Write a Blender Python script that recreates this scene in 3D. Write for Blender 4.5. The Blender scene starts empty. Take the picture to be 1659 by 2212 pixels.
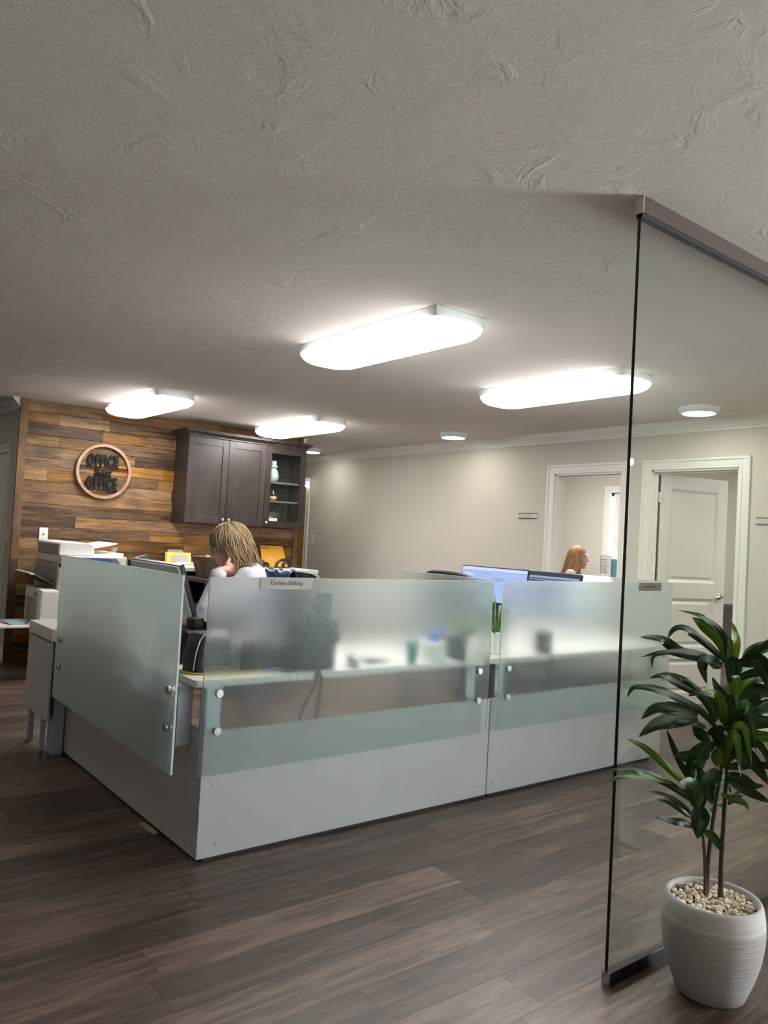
import bpy, bmesh, math, random
from mathutils import Vector, Matrix, noise as mnoise
sc = bpy.context.scene
COL = sc.collection
PI = math.pi

# ------------------------------------------------------------------ camera
cam_d = bpy.data.cameras.new('camera'); cam = bpy.data.objects.new('camera', cam_d); COL.objects.link(cam)
YAW, PIT, ROL = 0.901343115, 0.0346730419, 0.0551344059
_f = Vector((math.cos(YAW)*math.cos(PIT), math.sin(YAW)*math.cos(PIT), math.sin(PIT)))
_r = Vector((math.sin(YAW), -math.cos(YAW), 0)); _u = _r.cross(_f)
_r2 = _r*math.cos(ROL)+_u*math.sin(ROL); _u2 = -_r*math.sin(ROL)+_u*math.cos(ROL)
cam.matrix_world = Matrix(((_r2.x, _u2.x, -_f.x, 0), (_r2.y, _u2.y, -_f.y, 0), (_r2.z, _u2.z, -_f.z, 1.318), (0, 0, 0, 1)))
cam_d.sensor_fit = 'HORIZONTAL'; cam_d.sensor_width = 36; cam_d.lens = 36*1689.31/1659; cam_d.clip_start = 0.05
sc.camera = cam
# ------------------------------------------------------------------ world, daylight, exposure
w = bpy.data.worlds.new('world'); sc.world = w; w.use_nodes = True
bg = w.node_tree.nodes['Background']; bg.inputs[0].default_value = (0.62, 0.86, 1.0, 1); bg.inputs[1].default_value = 1.6
def area(name, loc, rot, sx, sy, power, colr):
    l = bpy.data.lights.new(name, 'AREA'); l.shape = 'RECTANGLE'; l.size = sx; l.size_y = sy; l.energy = power; l.color = colr
    o = bpy.data.objects.new(name, l); COL.objects.link(o); o.location = loc; o.rotation_euler = rot
    return o
# daylight that comes in by the glazed entrance behind the viewer and by the office window
area('daylight_entrance', (6.3, -2.25, 1.15), (0, math.radians(90), 0), 2.0, 1.45, 300, (0.88, 0.94, 1.0))
area('daylight_office', (9.05, 5.8, 1.45), (0, math.radians(90), 0), 1.2, 0.95, 60, (0.85, 0.94, 1.0))
LAMP_E = 14.5       # tube lamps behind the ceiling diffusers
DISC_E = 18.0
sc.view_settings.view_transform = 'Standard'; sc.view_settings.look = 'None'
sc.view_settings.exposure = 1.28; sc.view_settings.gamma = 1.0; sc.view_settings.use_curve_mapping = False
sc.cycles.max_bounces = 7; sc.cycles.diffuse_bounces = 4; sc.cycles.glossy_bounces = 2; sc.cycles.transmission_bounces = 5; sc.cycles.transparent_max_bounces = 8
sc.cycles.sample_clamp_indirect = 6.0; sc.cycles.blur_glossy = 0.5
sc.cycles.use_adaptive_sampling = True; sc.cycles.adaptive_threshold = 0.08; sc.cycles.adaptive_min_samples = 20; sc.cycles.use_light_tree = False; sc.cycles.caustics_reflective = False; sc.cycles.light_sampling_threshold = 0.03; sc.cycles.use_denoising = True

# ------------------------------------------------------------------ helpers
class MB:
    """collects geometry for ONE mesh"""
    def __init__(s): s.v = []; s.f = []; s.m = []; s.sm = []; s.cm = 0
    def add(s, vs, fs, smooth=False):
        b = len(s.v); s.v += [tuple(x) for x in vs]
        for f in fs: s.f.append(tuple(b+i for i in f)); s.m.append(s.cm); s.sm.append(smooth)
        return s
    def box(s, x0, x1, y0, y1, z0, z1):
        return s.add([(x0,y0,z0),(x1,y0,z0),(x1,y1,z0),(x0,y1,z0),(x0,y0,z1),(x1,y0,z1),(x1,y1,z1),(x0,y1,z1)],
                     [(0,3,2,1),(4,5,6,7),(0,1,5,4),(1,2,6,5),(2,3,7,6),(3,0,4,7)])
    def hexa(s, p):    # 8 points: bottom ring then top ring
        return s.add(p, [(0,3,2,1),(4,5,6,7),(0,1,5,4),(1,2,6,5),(2,3,7,6),(3,0,4,7)])
    def loft(s, rings, cap=True, smooth=True, closed=True):
        n = len(rings[0]); vs = [p for r in rings for p in r]; fs = []
        for i in range(len(rings)-1):
            for j in range(n if closed else n-1):
                k = (j+1) % n
                fs.append((i*n+j, i*n+k, (i+1)*n+k, (i+1)*n+j))
        s.add(vs, fs, smooth)
        if cap:
            s.add(rings[0], [tuple(range(n-1, -1, -1))]); s.add(rings[-1], [tuple(range(n))])
        return s
    def lathe(s, prof, c=(0,0,0), n=24, axis='Z', cap=True):
        rings = []
        for r, h in prof:
            ring = []
            for i in range(n):
                a = 2*PI*i/n; x, y = r*math.cos(a), r*math.sin(a)
                p = (x, y, h) if axis == 'Z' else ((h, x, y) if axis == 'X' else (y, h, x))
                ring.append((p[0]+c[0], p[1]+c[1], p[2]+c[2]))
            rings.append(ring)
        return s.loft(rings, cap)
    def tube(s, pts, r, n=8, cap=True, flat=1.0):
        pts = [Vector(p) for p in pts]; rings = []
        up = Vector((0,0,1)); prev = None
        for i, p in enumerate(pts):
            t = (pts[min(i+1, len(pts)-1)]-pts[max(i-1, 0)]).normalized()
            a = prev-t*prev.dot(t) if prev is not None else (up.cross(t) if abs(t.z) < 0.95 else Vector((1,0,0)).cross(t))
            if a.length < 1e-6: a = Vector((1,0,0)).cross(t)
            a.normalize(); b = t.cross(a); prev = a
            rr = r[i] if isinstance(r, (list, tuple)) else r
            rings.append([p+a*rr*math.cos(2*PI*k/n)+b*rr*flat*math.sin(2*PI*k/n) for k in range(n)])
        return s.loft(rings, cap)
    def prism(s, poly, axis, a0, a1):   # closed 2D polygon extruded along an axis
        def P(u, w_, a): return (a, u, w_) if axis == 'X' else ((u, a, w_) if axis == 'Y' else (u, w_, a))
        n = len(poly)
        s.add([P(u, q, a0) for u, q in poly]+[P(u, q, a1) for u, q in poly],
              [tuple(range(n-1, -1, -1)), tuple(range(n, 2*n))]+[(i, (i+1) % n, n+(i+1) % n, n+i) for i in range(n)])
        return s
    def ball(s, c, r, n=12, m=8):
        rx, ry, rz = r if isinstance(r, (tuple, list)) else (r, r, r)
        rings = []
        for i in range(m+1):
            t = PI*i/m; q = max(math.sin(t), 1e-3)
            rings.append([(c[0]+rx*q*math.cos(2*PI*k/n), c[1]+ry*q*math.sin(2*PI*k/n), c[2]-rz*math.cos(t)) for k in range(n)])
        return s.loft(rings, True)
    def mesh(s, name):
        me = bpy.data.meshes.new(name); me.from_pydata(s.v, [], s.f)
        bm = bmesh.new(); bm.from_mesh(me); bmesh.ops.recalc_face_normals(bm, faces=bm.faces); bm.to_mesh(me); bm.free()
        me.polygons.foreach_set('use_smooth', s.sm); me.polygons.foreach_set('material_index', s.m)
        return me
def R2(x0, x1, y0, y1, r, n=6):
    """rounded rectangle outline"""
    out = []
    for cx, cy, a in ((x1-r, y1-r, 0), (x0+r, y1-r, 90), (x0+r, y0+r, 180), (x1-r, y0+r, 270)):
        for i in range(n+1):
            t = math.radians(a+90*i/n); out.append((cx+r*math.cos(t), cy+r*math.sin(t)))
    return out
def link(name, me, mat=None, parent=None, bevel=0, world=False):
    o = bpy.data.objects.new(name, me); COL.objects.link(o)
    if mat is not None:
        for mm in (mat if isinstance(mat, (list, tuple)) else [mat]): me.materials.append(mm)
    if parent is not None:
        o.parent = parent
        if world:
            # parts given in world coordinates: bring them into the frame of the thing
            top = parent; M = Matrix.Identity(4)
            chain = []
            while top is not None: chain.append(top); top = top.parent
            for q in reversed(chain): M = M @ (Matrix.Translation(q.location) @ q.rotation_euler.to_matrix().to_4x4())
            me.transform(M.inverted())
    if bevel:
        b = o.modifiers.new('bevel', 'BEVEL'); b.width = bevel; b.segments = 2; b.limit_method = 'ANGLE'
    return o
def part(name, mb, mat, parent, bevel=0, label=None, kind=None):      # local coordinates
    o = link(name, mb.mesh(name), mat, parent, bevel)
    if label: o['label'] = label
    if kind: o['kind'] = kind
    return o
def wpart(name, mb, mat, parent, bevel=0, label=None, kind=None):     # world coordinates
    o = link(name, mb.mesh(name), mat, parent, bevel, world=True)
    if label: o['label'] = label
    if kind: o['kind'] = kind
    return o
def thing(name, label, cat, loc=(0,0,0), rz=0, group=None):
    o = bpy.data.objects.new(name, None); COL.objects.link(o); o.empty_display_size = 0.1
    o.location = loc; o.rotation_euler = (0, 0, rz); o['label'] = label; o['category'] = cat
    if group: o['group'] = group
    return o
def tag(o, label, cat, group=None):
    o['label'] = label; o['category'] = cat
    if group: o['group'] = group
    return o
def single(name, mb, mat, label, cat, loc=(0,0,0), rz=0, group=None, bevel=0):   # thing that is one mesh, local coordinates
    o = link(name, mb.mesh(name), mat, None, bevel); o.location = loc; o.rotation_euler = (0, 0, rz)
    return tag(o, label, cat, group)
def struct(name, mb, mat, parent=None, bevel=0, label=None):
    o = link(name, mb.mesh(name), mat, parent, bevel); o['kind'] = 'structure'
    if label: o['label'] = label
    return o
def copy_tree(o, parent=None):
    c = o.copy(); COL.objects.link(c); c.parent = parent
    for ch in list(o.children): copy_tree(ch, c)
    return c
def text_mesh(txt, w_, h_, depth=0.002, bold=0.0, shear=0.0, space=1.0):
    """flat lettering centred on the origin in the XZ plane, facing -Y, scaled to w_ x h_"""
    cu = bpy.data.curves.new('t', 'FONT'); cu.body = txt; cu.offset = bold; cu.shear = shear; cu.resolution_u = 3; cu.space_character = space
    o = bpy.data.objects.new('t', cu); COL.objects.link(o)
    dg = bpy.context.evaluated_depsgraph_get(); me = bpy.data.meshes.new_from_object(o.evaluated_get(dg))
    bpy.data.objects.remove(o); bpy.data.curves.remove(cu)
    xs = [v.co.x for v in me.vertices]; ys = [v.co.y for v in me.vertices]
    sx = w_/(max(xs)-min(xs)); sy = h_/(max(ys)-min(ys)); cx = (max(xs)+min(xs))/2; cy = (max(ys)+min(ys))/2
    bm = bmesh.new(); bm.from_mesh(me)
    for v in bm.verts: v.co = Vector(((v.co.x-cx)*sx, 0, (v.co.y-cy)*sy))
    ret = bmesh.ops.extrude_face_region(bm, geom=bm.faces[:])
    for v in [g for g in ret['geom'] if isinstance(g, bmesh.types.BMVert)]: v.co.y -= depth
    bmesh.ops.recalc_face_normals(bm, faces=bm.faces)
    bm.to_mesh(me); bm.free(); me.materials.clear()
    return me

# ------------------------------------------------------------------ materials
def nmat(name):
    m = bpy.data.materials.new(name); m.use_nodes = True; nt = m.node_tree
    return m, nt, nt.nodes['Principled BSDF']
def N(nt, t, **kw):
    n = nt.nodes.new(t)
    for k, v in kw.items(): setattr(n, k, v)
    return n
def ramp(nt, stops, fac):
    r = N(nt, 'ShaderNodeValToRGB'); e = r.color_ramp.elements
    e[0].position, e[0].color = stops[0][0], (*stops[0][1], 1); e[1].position, e[1].color = stops[-1][0], (*stops[-1][1], 1)
    for p, c in stops[1:-1]:
        q = e.new(p); q.color = (*c, 1)
    nt.links.new(fac, r.inputs[0]); return r
def M(name, colr, rough=0.5, metal=0.0, var=0.06, scale=18, bump=0.0, bscale=200, spec=0.5, coat=0.0, stretch=(1,1,1)):
    """plain surface with slight procedural tone variation and fine relief"""
    m, nt, b = nmat(name); L = nt.links.new
    tc = N(nt, 'ShaderNodeTexCoord'); mp = N(nt, 'ShaderNodeMapping'); mp.inputs['Scale'].default_value = stretch; L(tc.outputs['Object'], mp.inputs[0])
    no = N(nt, 'ShaderNodeTexNoise'); no.inputs['Scale'].default_value = scale; no.inputs['Detail'].default_value = 4; L(mp.outputs[0], no.inputs['Vector'])
    lo = tuple(max(0, c*(1-var)) for c in colr); hi = tuple(min(1, c*(1+var)) for c in colr)
    r = ramp(nt, [(0.3, lo), (0.7, hi)], no.outputs['Fac']); L(r.outputs[0], b.inputs['Base Color'])
    b.inputs['Roughness'].default_value = rough; b.inputs['Metallic'].default_value = metal
    b.inputs['Specular IOR Level'].default_value = spec; b.inputs['Coat Weight'].default_value = coat
    if bump:
        n2 = N(nt, 'ShaderNodeTexNoise'); n2.inputs['Scale'].default_value = bscale; n2.inputs['Detail'].default_value = 3; L(mp.outputs[0], n2.inputs['Vector'])
        bp = N(nt, 'ShaderNodeBump'); bp.inputs['Strength'].default_value = bump; bp.inputs['Distance'].default_value = 0.002
        L(n2.outputs['Fac'], bp.inputs['Height']); L(bp.outputs[0], b.inputs['Normal'])
    return m
def emit(name, colr, strength):
    m = bpy.data.materials.new(name); m.use_nodes = True; nt = m.node_tree; nt.nodes.clear()
    e = N(nt, 'ShaderNodeEmission'); e.inputs[0].default_value = (*colr, 1); e.inputs[1].default_value = strength
    o = N(nt, 'ShaderNodeOutputMaterial'); nt.links.new(e.outputs[0], o.inputs[0]); return m
WALL = M('wall_paint', (0.60, 0.565, 0.505), 0.9, var=0.015, scale=3, bump=0.15, bscale=260)
WALL2 = M('wall_paint_grey', (0.50, 0.49, 0.45), 0.9, var=0.015, scale=3, bump=0.15, bscale=260)
TRIM = M('trim_white', (0.77, 0.765, 0.72), 0.4, var=0.01, scale=3)
DOORW = M('door_white', (0.70, 0.69, 0.63), 0.42, var=0.012, scale=4)
LAMI = M('laminate_white', (0.425, 0.425, 0.428), 0.42, var=0.02, scale=8)
WTOP = M('worktop_white', (0.66, 0.65, 0.62), 0.35, var=0.015, scale=8)
ALU = M('aluminium_painted', (0.42, 0.46, 0.53), 0.4, metal=0.3, var=0.04)
STEEL = M('steel_brushed', (0.62, 0.62, 0.60), 0.3, metal=1.0, var=0.06, stretch=(1, 1, 30))
CHROME = M('chrome', (0.75, 0.75, 0.74), 0.12, metal=1.0, var=0.02)
BLACK = M('black_plastic', (0.012, 0.012, 0.014), 0.38, var=0.2)
BLACKM = M('black_matte', (0.015, 0.015, 0.017), 0.7, var=0.2)
DKGREY = M('dark_grey_plastic', (0.05, 0.052, 0.058), 0.45, var=0.1)
BRONZE = M('header_bronze', (0.115, 0.088, 0.070), 0.45, metal=0.35, var=0.05, stretch=(0.3, 4, 4))
BRONZE2 = M('header_end_cap', (0.62, 0.57, 0.49), 0.4, metal=0.2, var=0.03)
CHANNEL = M('floor_channel_black', (0.02, 0.019, 0.018), 0.3, metal=0.5, var=0.1)
PRW = M('printer_white', (0.72, 0.70, 0.68), 0.42, var=0.02)
PRG = M('printer_grey', (0.34, 0.32, 0.29), 0.5, var=0.03)
PRD = M('printer_dark', (0.09, 0.085, 0.08), 0.5, var=0.05)
PAPER = M('paper_white', (0.82, 0.81, 0.78), 0.8, var=0.02)
ORANGE = M('folder_orange', (0.80, 0.40, 0.035), 0.5, var=0.05, scale=12)
YELLOW = M('folder_yellow', (0.85, 0.68, 0.18), 0.6, var=0.04)
NAVY = M('navy_fabric', (0.035, 0.06, 0.15), 0.9, var=0.2, bump=0.5, bscale=400)
LACE = M('lace_cream', (0.75, 0.70, 0.58), 0.9, var=0.06)
MESHB = M('chair_mesh_black', (0.016, 0.016, 0.018), 0.6, var=0.2, bump=0.4, bscale=500)
SIGNB = M('sign_black', (0.008, 0.0085, 0.009), 0.8, var=0.2, spec=0.25)
NICKEL = M('nickel_plate', (0.26, 0.24, 0.22), 0.5, metal=0.3, var=0.05, stretch=(0.3, 1, 10))
INK = M('ink_black', (0.02, 0.02, 0.02), 0.6)
INKG = M('ink_grey', (0.22, 0.215, 0.2), 0.6)
HOUSE = M('lamp_housing_white', (0.78, 0.82, 0.86), 0.45, var=0.01)
OAK = M('oak_door_orange', (0.62, 0.29, 0.055), 0.4, var=0.12, scale=6, stretch=(1, 6, 0.4))
TERR = M('pot_soil', (0.05, 0.035, 0.025), 0.95, var=0.3, scale=60)
def ceiling_mat():
    m, nt, b = nmat('ceiling_crows_foot'); L = nt.links.new
    b.inputs['Base Color'].default_value = (0.70, 0.648, 0.608, 1); b.inputs['Roughness'].default_value = 0.85
    tc = N(nt, 'ShaderNodeTexCoord'); vo = N(nt, 'ShaderNodeTexVoronoi'); vo.voronoi_dimensions = '2D'; vo.inputs['Scale'].default_value = 3.6
    L(tc.outputs['Object'], vo.inputs['Vector'])
    # vector from the centre of each stamped patch
    sub = N(nt, 'ShaderNodeVectorMath', operation='SUBTRACT'); L(tc.outputs['Object'], sub.inputs[0]); L(vo.outputs['Position'], sub.inputs[1])
    nrm = N(nt, 'ShaderNodeVectorMath', operation='NORMALIZE'); L(sub.outputs[0], nrm.inputs[0])
    ln = N(nt, 'ShaderNodeVectorMath', operation='LENGTH'); L(sub.outputs[0], ln.inputs[0])
    sx = N(nt, 'ShaderNodeSeparateXYZ'); L(nrm.outputs[0], sx.inputs[0])
    rr = N(nt, 'ShaderNodeMath', operation='MULTIPLY'); L(ln.outputs['Value'], rr.inputs[0]); rr.inputs[1].default_value = 14
    cx = N(nt, 'ShaderNodeCombineXYZ'); L(sx.outputs[0], cx.inputs[0]); L(sx.outputs[1], cx.inputs[1]); L(rr.outputs[0], cx.inputs[2])
    ad = N(nt, 'ShaderNodeVectorMath', operation='ADD'); L(cx.outputs[0], ad.inputs[0]); L(vo.outputs['Color'], ad.inputs[1])
    n1 = N(nt, 'ShaderNodeTexNoise'); n1.inputs['Scale'].default_value = 8.5; n1.inputs['Detail'].default_value = 5; n1.inputs['Roughness'].default_value = 0.6; n1.inputs['Distortion'].default_value = 0.5
    L(ad.outputs[0], n1.inputs['Vector'])
    r1 = N(nt, 'ShaderNodeMapRange'); r1.inputs[1].default_value = 0.52; r1.inputs[2].default_value = 0.62; L(n1.outputs['Fac'], r1.inputs[0])
    n3 = N(nt, 'ShaderNodeTexNoise'); n3.inputs['Scale'].default_value = 26; n3.inputs['Detail'].default_value = 6; n3.inputs['Roughness'].default_value = 0.7; n3.inputs['Distortion'].default_value = 1.2
    L(tc.outputs['Object'], n3.inputs['Vector'])
    r3 = N(nt, 'ShaderNodeMapRange'); r3.inputs[1].default_value = 0.5; r3.inputs[2].default_value = 0.6; L(n3.outputs['Fac'], r3.inputs[0])
    nm = N(nt, 'ShaderNodeTexNoise'); nm.inputs['Scale'].default_value = 2.6; nm.inputs['Detail'].default_value = 3; L(tc.outputs['Object'], nm.inputs['Vector'])
    rm = N(nt, 'ShaderNodeMapRange'); rm.inputs[1].default_value = 0.38; rm.inputs[2].default_value = 0.60; L(nm.outputs['Fac'], rm.inputs[0])
    mx = N(nt, 'ShaderNodeMath', operation='MULTIPLY'); L(r1.outputs[0], mx.inputs[0]); L(rm.outputs[0], mx.inputs[1])
    m3 = N(nt, 'ShaderNodeMath', operation='MULTIPLY_ADD'); L(r3.outputs[0], m3.inputs[0]); m3.inputs[1].default_value = 0.16; L(mx.outputs[0], m3.inputs[2])
    bp = N(nt, 'ShaderNodeBump'); bp.inputs['Strength'].default_value = 0.62; bp.inputs['Distance'].default_value = 0.0028
    L(m3.outputs[0], bp.inputs['Height']); L(bp.outputs[0], b.inputs['Normal'])
    return m
CEIL = ceiling_mat()
def plank_mat(name, stops, rough, knots, yscale=11.0, seed=0.0, bumps=0.25, axis=0, rnd=0.40, lo=0.58, hi=1.12):
    """one board's tone from the object's own random value, grain along X"""
    m, nt, b = nmat(name); L = nt.links.new
    oi = N(nt, 'ShaderNodeObjectInfo'); tc = N(nt, 'ShaderNodeTexCoord')
    off = N(nt, 'ShaderNodeVectorMath', operation='SCALE'); off.inputs[0].default_value = (37.1, 19.7, 53.3); L(oi.outputs['Random'], off.inputs['Scale'])
    ad = N(nt, 'ShaderNodeVectorMath', operation='ADD'); L(tc.outputs['Object'], ad.inputs[0]); L(off.outputs[0], ad.inputs[1])
    mp = N(nt, 'ShaderNodeMapping'); mp.inputs['Scale'].default_value = (1.6, yscale, yscale) if axis == 0 else (yscale, yscale, 1.6)
    L(ad.outputs[0], mp.inputs[0])
    n1 = N(nt, 'ShaderNodeTexNoise'); n1.inputs['Scale'].default_value = 1.4; n1.inputs['Detail'].default_value = 7; n1.inputs['Roughness'].default_value = 0.62; n1.inputs['Distortion'].default_value = 0.9
    L(mp.outputs[0], n1.inputs['Vector'])
    n2 = N(nt, 'ShaderNodeTexNoise'); n2.inputs['Scale'].default_value = 9; n2.inputs['Detail'].default_value = 4; L(mp.outputs[0], n2.inputs['Vector'])
    # tone = board tone + broad grain + fine grain
    a1 = N(nt, 'ShaderNodeMath', operation='MULTIPLY_ADD'); L(oi.outputs['Random'], a1.inputs[0]); a1.inputs[1].default_value = rnd; L(n1.outputs['Fac'], a1.inputs[2])
    a2 = N(nt, 'ShaderNodeMath', operation='MULTIPLY_ADD'); L(n2.outputs['Fac'], a2.inputs[0]); a2.inputs[1].default_value = 0.28; L(a1.outputs[0], a2.inputs[2])
    mr = N(nt, 'ShaderNodeMapRange'); mr.inputs[1].default_value = lo; mr.inputs[2].default_value = hi; L(a2.outputs[0], mr.inputs[0])
    r = ramp(nt, stops, mr.outputs[0]); colr = r.outputs[0]
    if knots:
        hs = N(nt, 'ShaderNodeHueSaturation'); L(colr, hs.inputs['Color'])
        wn = N(nt, 'ShaderNodeMath', operation='MULTIPLY'); L(oi.outputs['Random'], wn.inputs[0]); wn.inputs[1].default_value = 7.31
        fr = N(nt, 'ShaderNodeMath', operation='FRACT'); L(wn.outputs[0], fr.inputs[0])
        sr = N(nt, 'ShaderNodeMapRange'); sr.inputs[3].default_value = 0.80; sr.inputs[4].default_value = 1.12; L(fr.outputs[0], sr.inputs[0]); L(sr.outputs[0], hs.inputs['Saturation'])
        colr = hs.outputs[0]
        vo = N(nt, 'ShaderNodeTexVoronoi'); vo.inputs['Scale'].default_value = 5.5; vo.inputs['Randomness'].default_value = 1
        mk = N(nt, 'ShaderNodeMapping'); mk.inputs['Scale'].default_value = (0.6, 0, 1); L(ad.outputs[0], mk.inputs[0]); L(mk.outputs[0], vo.inputs['Vector'])
        kr = N(nt, 'ShaderNodeMapRange'); kr.inputs[1].default_value = 0.035; kr.inputs[2].default_value = 0.085; L(vo.outputs['Distance'], kr.inputs[0])
        kmx = N(nt, 'ShaderNodeMix', data_type='RGBA'); kmx.inputs[6].default_value = (0.018, 0.009, 0.006, 1); L(kr.outputs[0], kmx.inputs[0]); L(colr, kmx.inputs[7])
        colr = kmx.outputs[2]
        # dark weather stains along the board
        ns = N(nt, 'ShaderNodeTexNoise'); ns.inputs['Scale'].default_value = 2.2; ns.inputs['Detail'].default_value = 5; L(ad.outputs[0], ns.inputs['Vector'])
        st = N(nt, 'ShaderNodeMapRange'); st.inputs[1].default_value = 0.34; st.inputs[2].default_value = 0.5; st.inputs[3].default_value = 0.6; L(ns.outputs['Fac'], st.inputs[0])
        ml = N(nt, 'ShaderNodeMix', data_type='RGBA', blend_type='MULTIPLY'); ml.inputs[0].default_value = 1; L(colr, ml.inputs[6])
        cc = N(nt, 'ShaderNodeCombineColor'); [L(st.outputs[0], cc.inputs[i]) for i in range(3)]; L(cc.outputs[0], ml.inputs[7]); colr = ml.outputs[2]
    L(colr, b.inputs['Base Color']); b.inputs['Roughness'].default_value = rough
    bp = N(nt, 'ShaderNodeBump'); bp.inputs['Strength'].default_value = bumps; bp.inputs['Distance'].default_value = 0.0015
    L(a2.outputs[0], bp.inputs['Height']); L(bp.outputs[0], b.inputs['Normal'])
    return m
FLOOR = plank_mat('floor_vinyl_plank', [(0.0, (0.031, 0.0185, 0.0142)), (0.3, (0.060, 0.037, 0.0285)), (0.6, (0.106, 0.069, 0.053)), (1.0, (0.215, 0.146, 0.113))], 0.38, False, 20.0, bumps=0.12, rnd=0.26, lo=0.53, hi=1.02)
BARN = plank_mat('reclaimed_board', [(0.0, (0.034, 0.014, 0.004)), (0.3, (0.125, 0.054, 0.0125)), (0.6, (0.235, 0.110, 0.026)), (1.0, (0.39, 0.205, 0.056))], 0.62, True, 20.0, bumps=0.5)
BARNV = plank_mat('reclaimed_board_upright', [(0.0, (0.05, 0.026, 0.014)), (0.4, (0.115, 0.062, 0.03)), (1.0, (0.24, 0.14, 0.07))], 0.62, True, 9.0, bumps=0.5, axis=2)
ESPR = plank_mat('espresso_wood', [(0.0, (0.016, 0.011, 0.0098)), (0.5, (0.026, 0.0185, 0.0168)), (1.0, (0.043, 0.032, 0.029))], 0.34, False, 7.0, bumps=0.06, axis=2)
RINGW = plank_mat('sign_ring_wood', [(0.0, (0.26, 0.15, 0.09)), (0.5, (0.40, 0.255, 0.165)), (1.0, (0.52, 0.36, 0.25))], 0.6, False, 6.0, bumps=0.3)
def frosted(name, tint, rough, haze):
    m = bpy.data.materials.new(name); m.use_nodes = True; nt = m.node_tree; nt.nodes.clear(); L = nt.links.new
    rf = N(nt, 'ShaderNodeBsdfRefraction'); rf.inputs['Color'].default_value = (*tint, 1); rf.inputs['Roughness'].default_value = rough; rf.inputs['IOR'].default_value = 1.30
    df = N(nt, 'ShaderNodeBsdfDiffuse'); df.inputs[0].default_value = (tint[0]*0.76, tint[1]*0.93, tint[2]*0.88, 1)
    tl = N(nt, 'ShaderNodeBsdfTranslucent'); tl.inputs[0].default_value = (tint[0]*0.88, tint[1], tint[2]*0.97, 1)
    mx = N(nt, 'ShaderNodeMixShader'); mx.inputs[0].default_value = 0.5; L(df.outputs[0], mx.inputs[1]); L(tl.outputs[0], mx.inputs[2])
    lh = N(nt, 'ShaderNodeLayerWeight'); lh.inputs[0].default_value = 0.5
    hz = N(nt, 'ShaderNodeMath', operation='MULTIPLY_ADD'); lq = N(nt, 'ShaderNodeMath', operation='POWER'); L(lh.outputs['Facing'], lq.inputs[0]); lq.inputs[1].default_value = 3.0
    L(lq.outputs[0], hz.inputs[0]); hz.inputs[1].default_value = 2.1; hz.inputs[2].default_value = haze   # etched glass scatters more at grazing angles
    m2 = N(nt, 'ShaderNodeMixShader'); L(hz.outputs[0], m2.inputs[0]); L(rf.outputs[0], m2.inputs[1]); L(mx.outputs[0], m2.inputs[2])
    gl = N(nt, 'ShaderNodeBsdfGlossy'); gl.inputs['Roughness'].default_value = 0.28
    lw = N(nt, 'ShaderNodeLayerWeight'); lw.inputs[0].default_value = 0.5
    pw = N(nt, 'ShaderNodeMath', operation='POWER'); L(lw.outputs['Facing'], pw.inputs[0]); pw.inputs[1].default_value = 5.0
    fr = N(nt, 'ShaderNodeMath', operation='MULTIPLY_ADD'); L(pw.outputs[0], fr.inputs[0]); fr.inputs[1].default_value = 0.4; fr.inputs[2].default_value = 0.018
    nz = N(nt, 'ShaderNodeTexNoise'); nz.inputs['Scale'].default_value = 900
    tc = N(nt, 'ShaderNodeTexCoord'); L(tc.outputs['Object'], nz.inputs['Vector'])
    bp = N(nt, 'ShaderNodeBump'); bp.inputs['Strength'].default_value = 0.03; bp.inputs['Distance'].default_value = 0.0005; L(nz.outputs['Fac'], bp.inputs['Height'])
    L(bp.outputs[0], gl.inputs['Normal'])
    m3 = N(nt, 'ShaderNodeMixShader'); L(fr.outputs[0], m3.inputs[0]); L(m2.outputs[0], m3.inputs[1]); L(gl.outputs[0], m3.inputs[2])
    o = N(nt, 'ShaderNodeOutputMaterial'); L(m3.outputs[0], o.inputs[0]); return m
FROST = frosted('frosted_glass', (0.95, 0.972, 0.965), 0.42, 0.025)
FEDGE = M('frosted_glass_edge', (0.58, 0.70, 0.65), 0.25, var=0.03)
def clear_glass(name, tint, ior=1.5):
    m = bpy.data.materials.new(name); m.use_nodes = True; nt = m.node_tree; nt.nodes.clear(); L = nt.links.new
    tr = N(nt, 'ShaderNodeBsdfTransparent'); tr.inputs[0].default_value = (*tint, 1)
    gl = N(nt, 'ShaderNodeBsdfGlossy'); gl.inputs['Roughness'].default_value = 0.0; gl.inputs[0].default_value = (0.95, 1, 0.97, 1)
    # Schlick reflectance from the facing angle, the same on both faces of the pane
    lw = N(nt, 'ShaderNodeLayerWeight'); lw.inputs[0].default_value = 0.5
    pw = N(nt, 'ShaderNodeMath', operation='POWER'); L(lw.outputs['Facing'], pw.inputs[0]); pw.inputs[1].default_value = 5.0
    fr = N(nt, 'ShaderNodeMath', operation='MULTIPLY_ADD'); L(pw.outputs[0], fr.inputs[0]); fr.inputs[1].default_value = 0.96; fr.inputs[2].default_value = 0.035
    nz = N(nt, 'ShaderNodeTexNoise'); nz.inputs['Scale'].default_value = 0.8
    tc = N(nt, 'ShaderNodeTexCoord'); L(tc.outputs['Object'], nz.inputs['Vector'])
    rr = N(nt, 'ShaderNodeMapRange'); rr.inputs[3].default_value = 0.0; rr.inputs[4].default_value = 0.012; L(nz.outputs['Fac'], rr.inputs[0]); L(rr.outputs[0], gl.inputs['Roughness'])
    mx = N(nt, 'ShaderNodeMixShader'); L(fr.outputs[0], mx.inputs[0]); L(tr.outputs[0], mx.inputs[1]); L(gl.outputs[0], mx.inputs[2])
    o = N(nt, 'ShaderNodeOutputMaterial'); L(mx.outputs[0], o.inputs[0]); return m
CLEAR = clear_glass('clear_glass', (0.925, 0.955, 0.935))
PANE = clear_glass('window_glass', (0.97, 0.985, 0.98))
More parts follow.
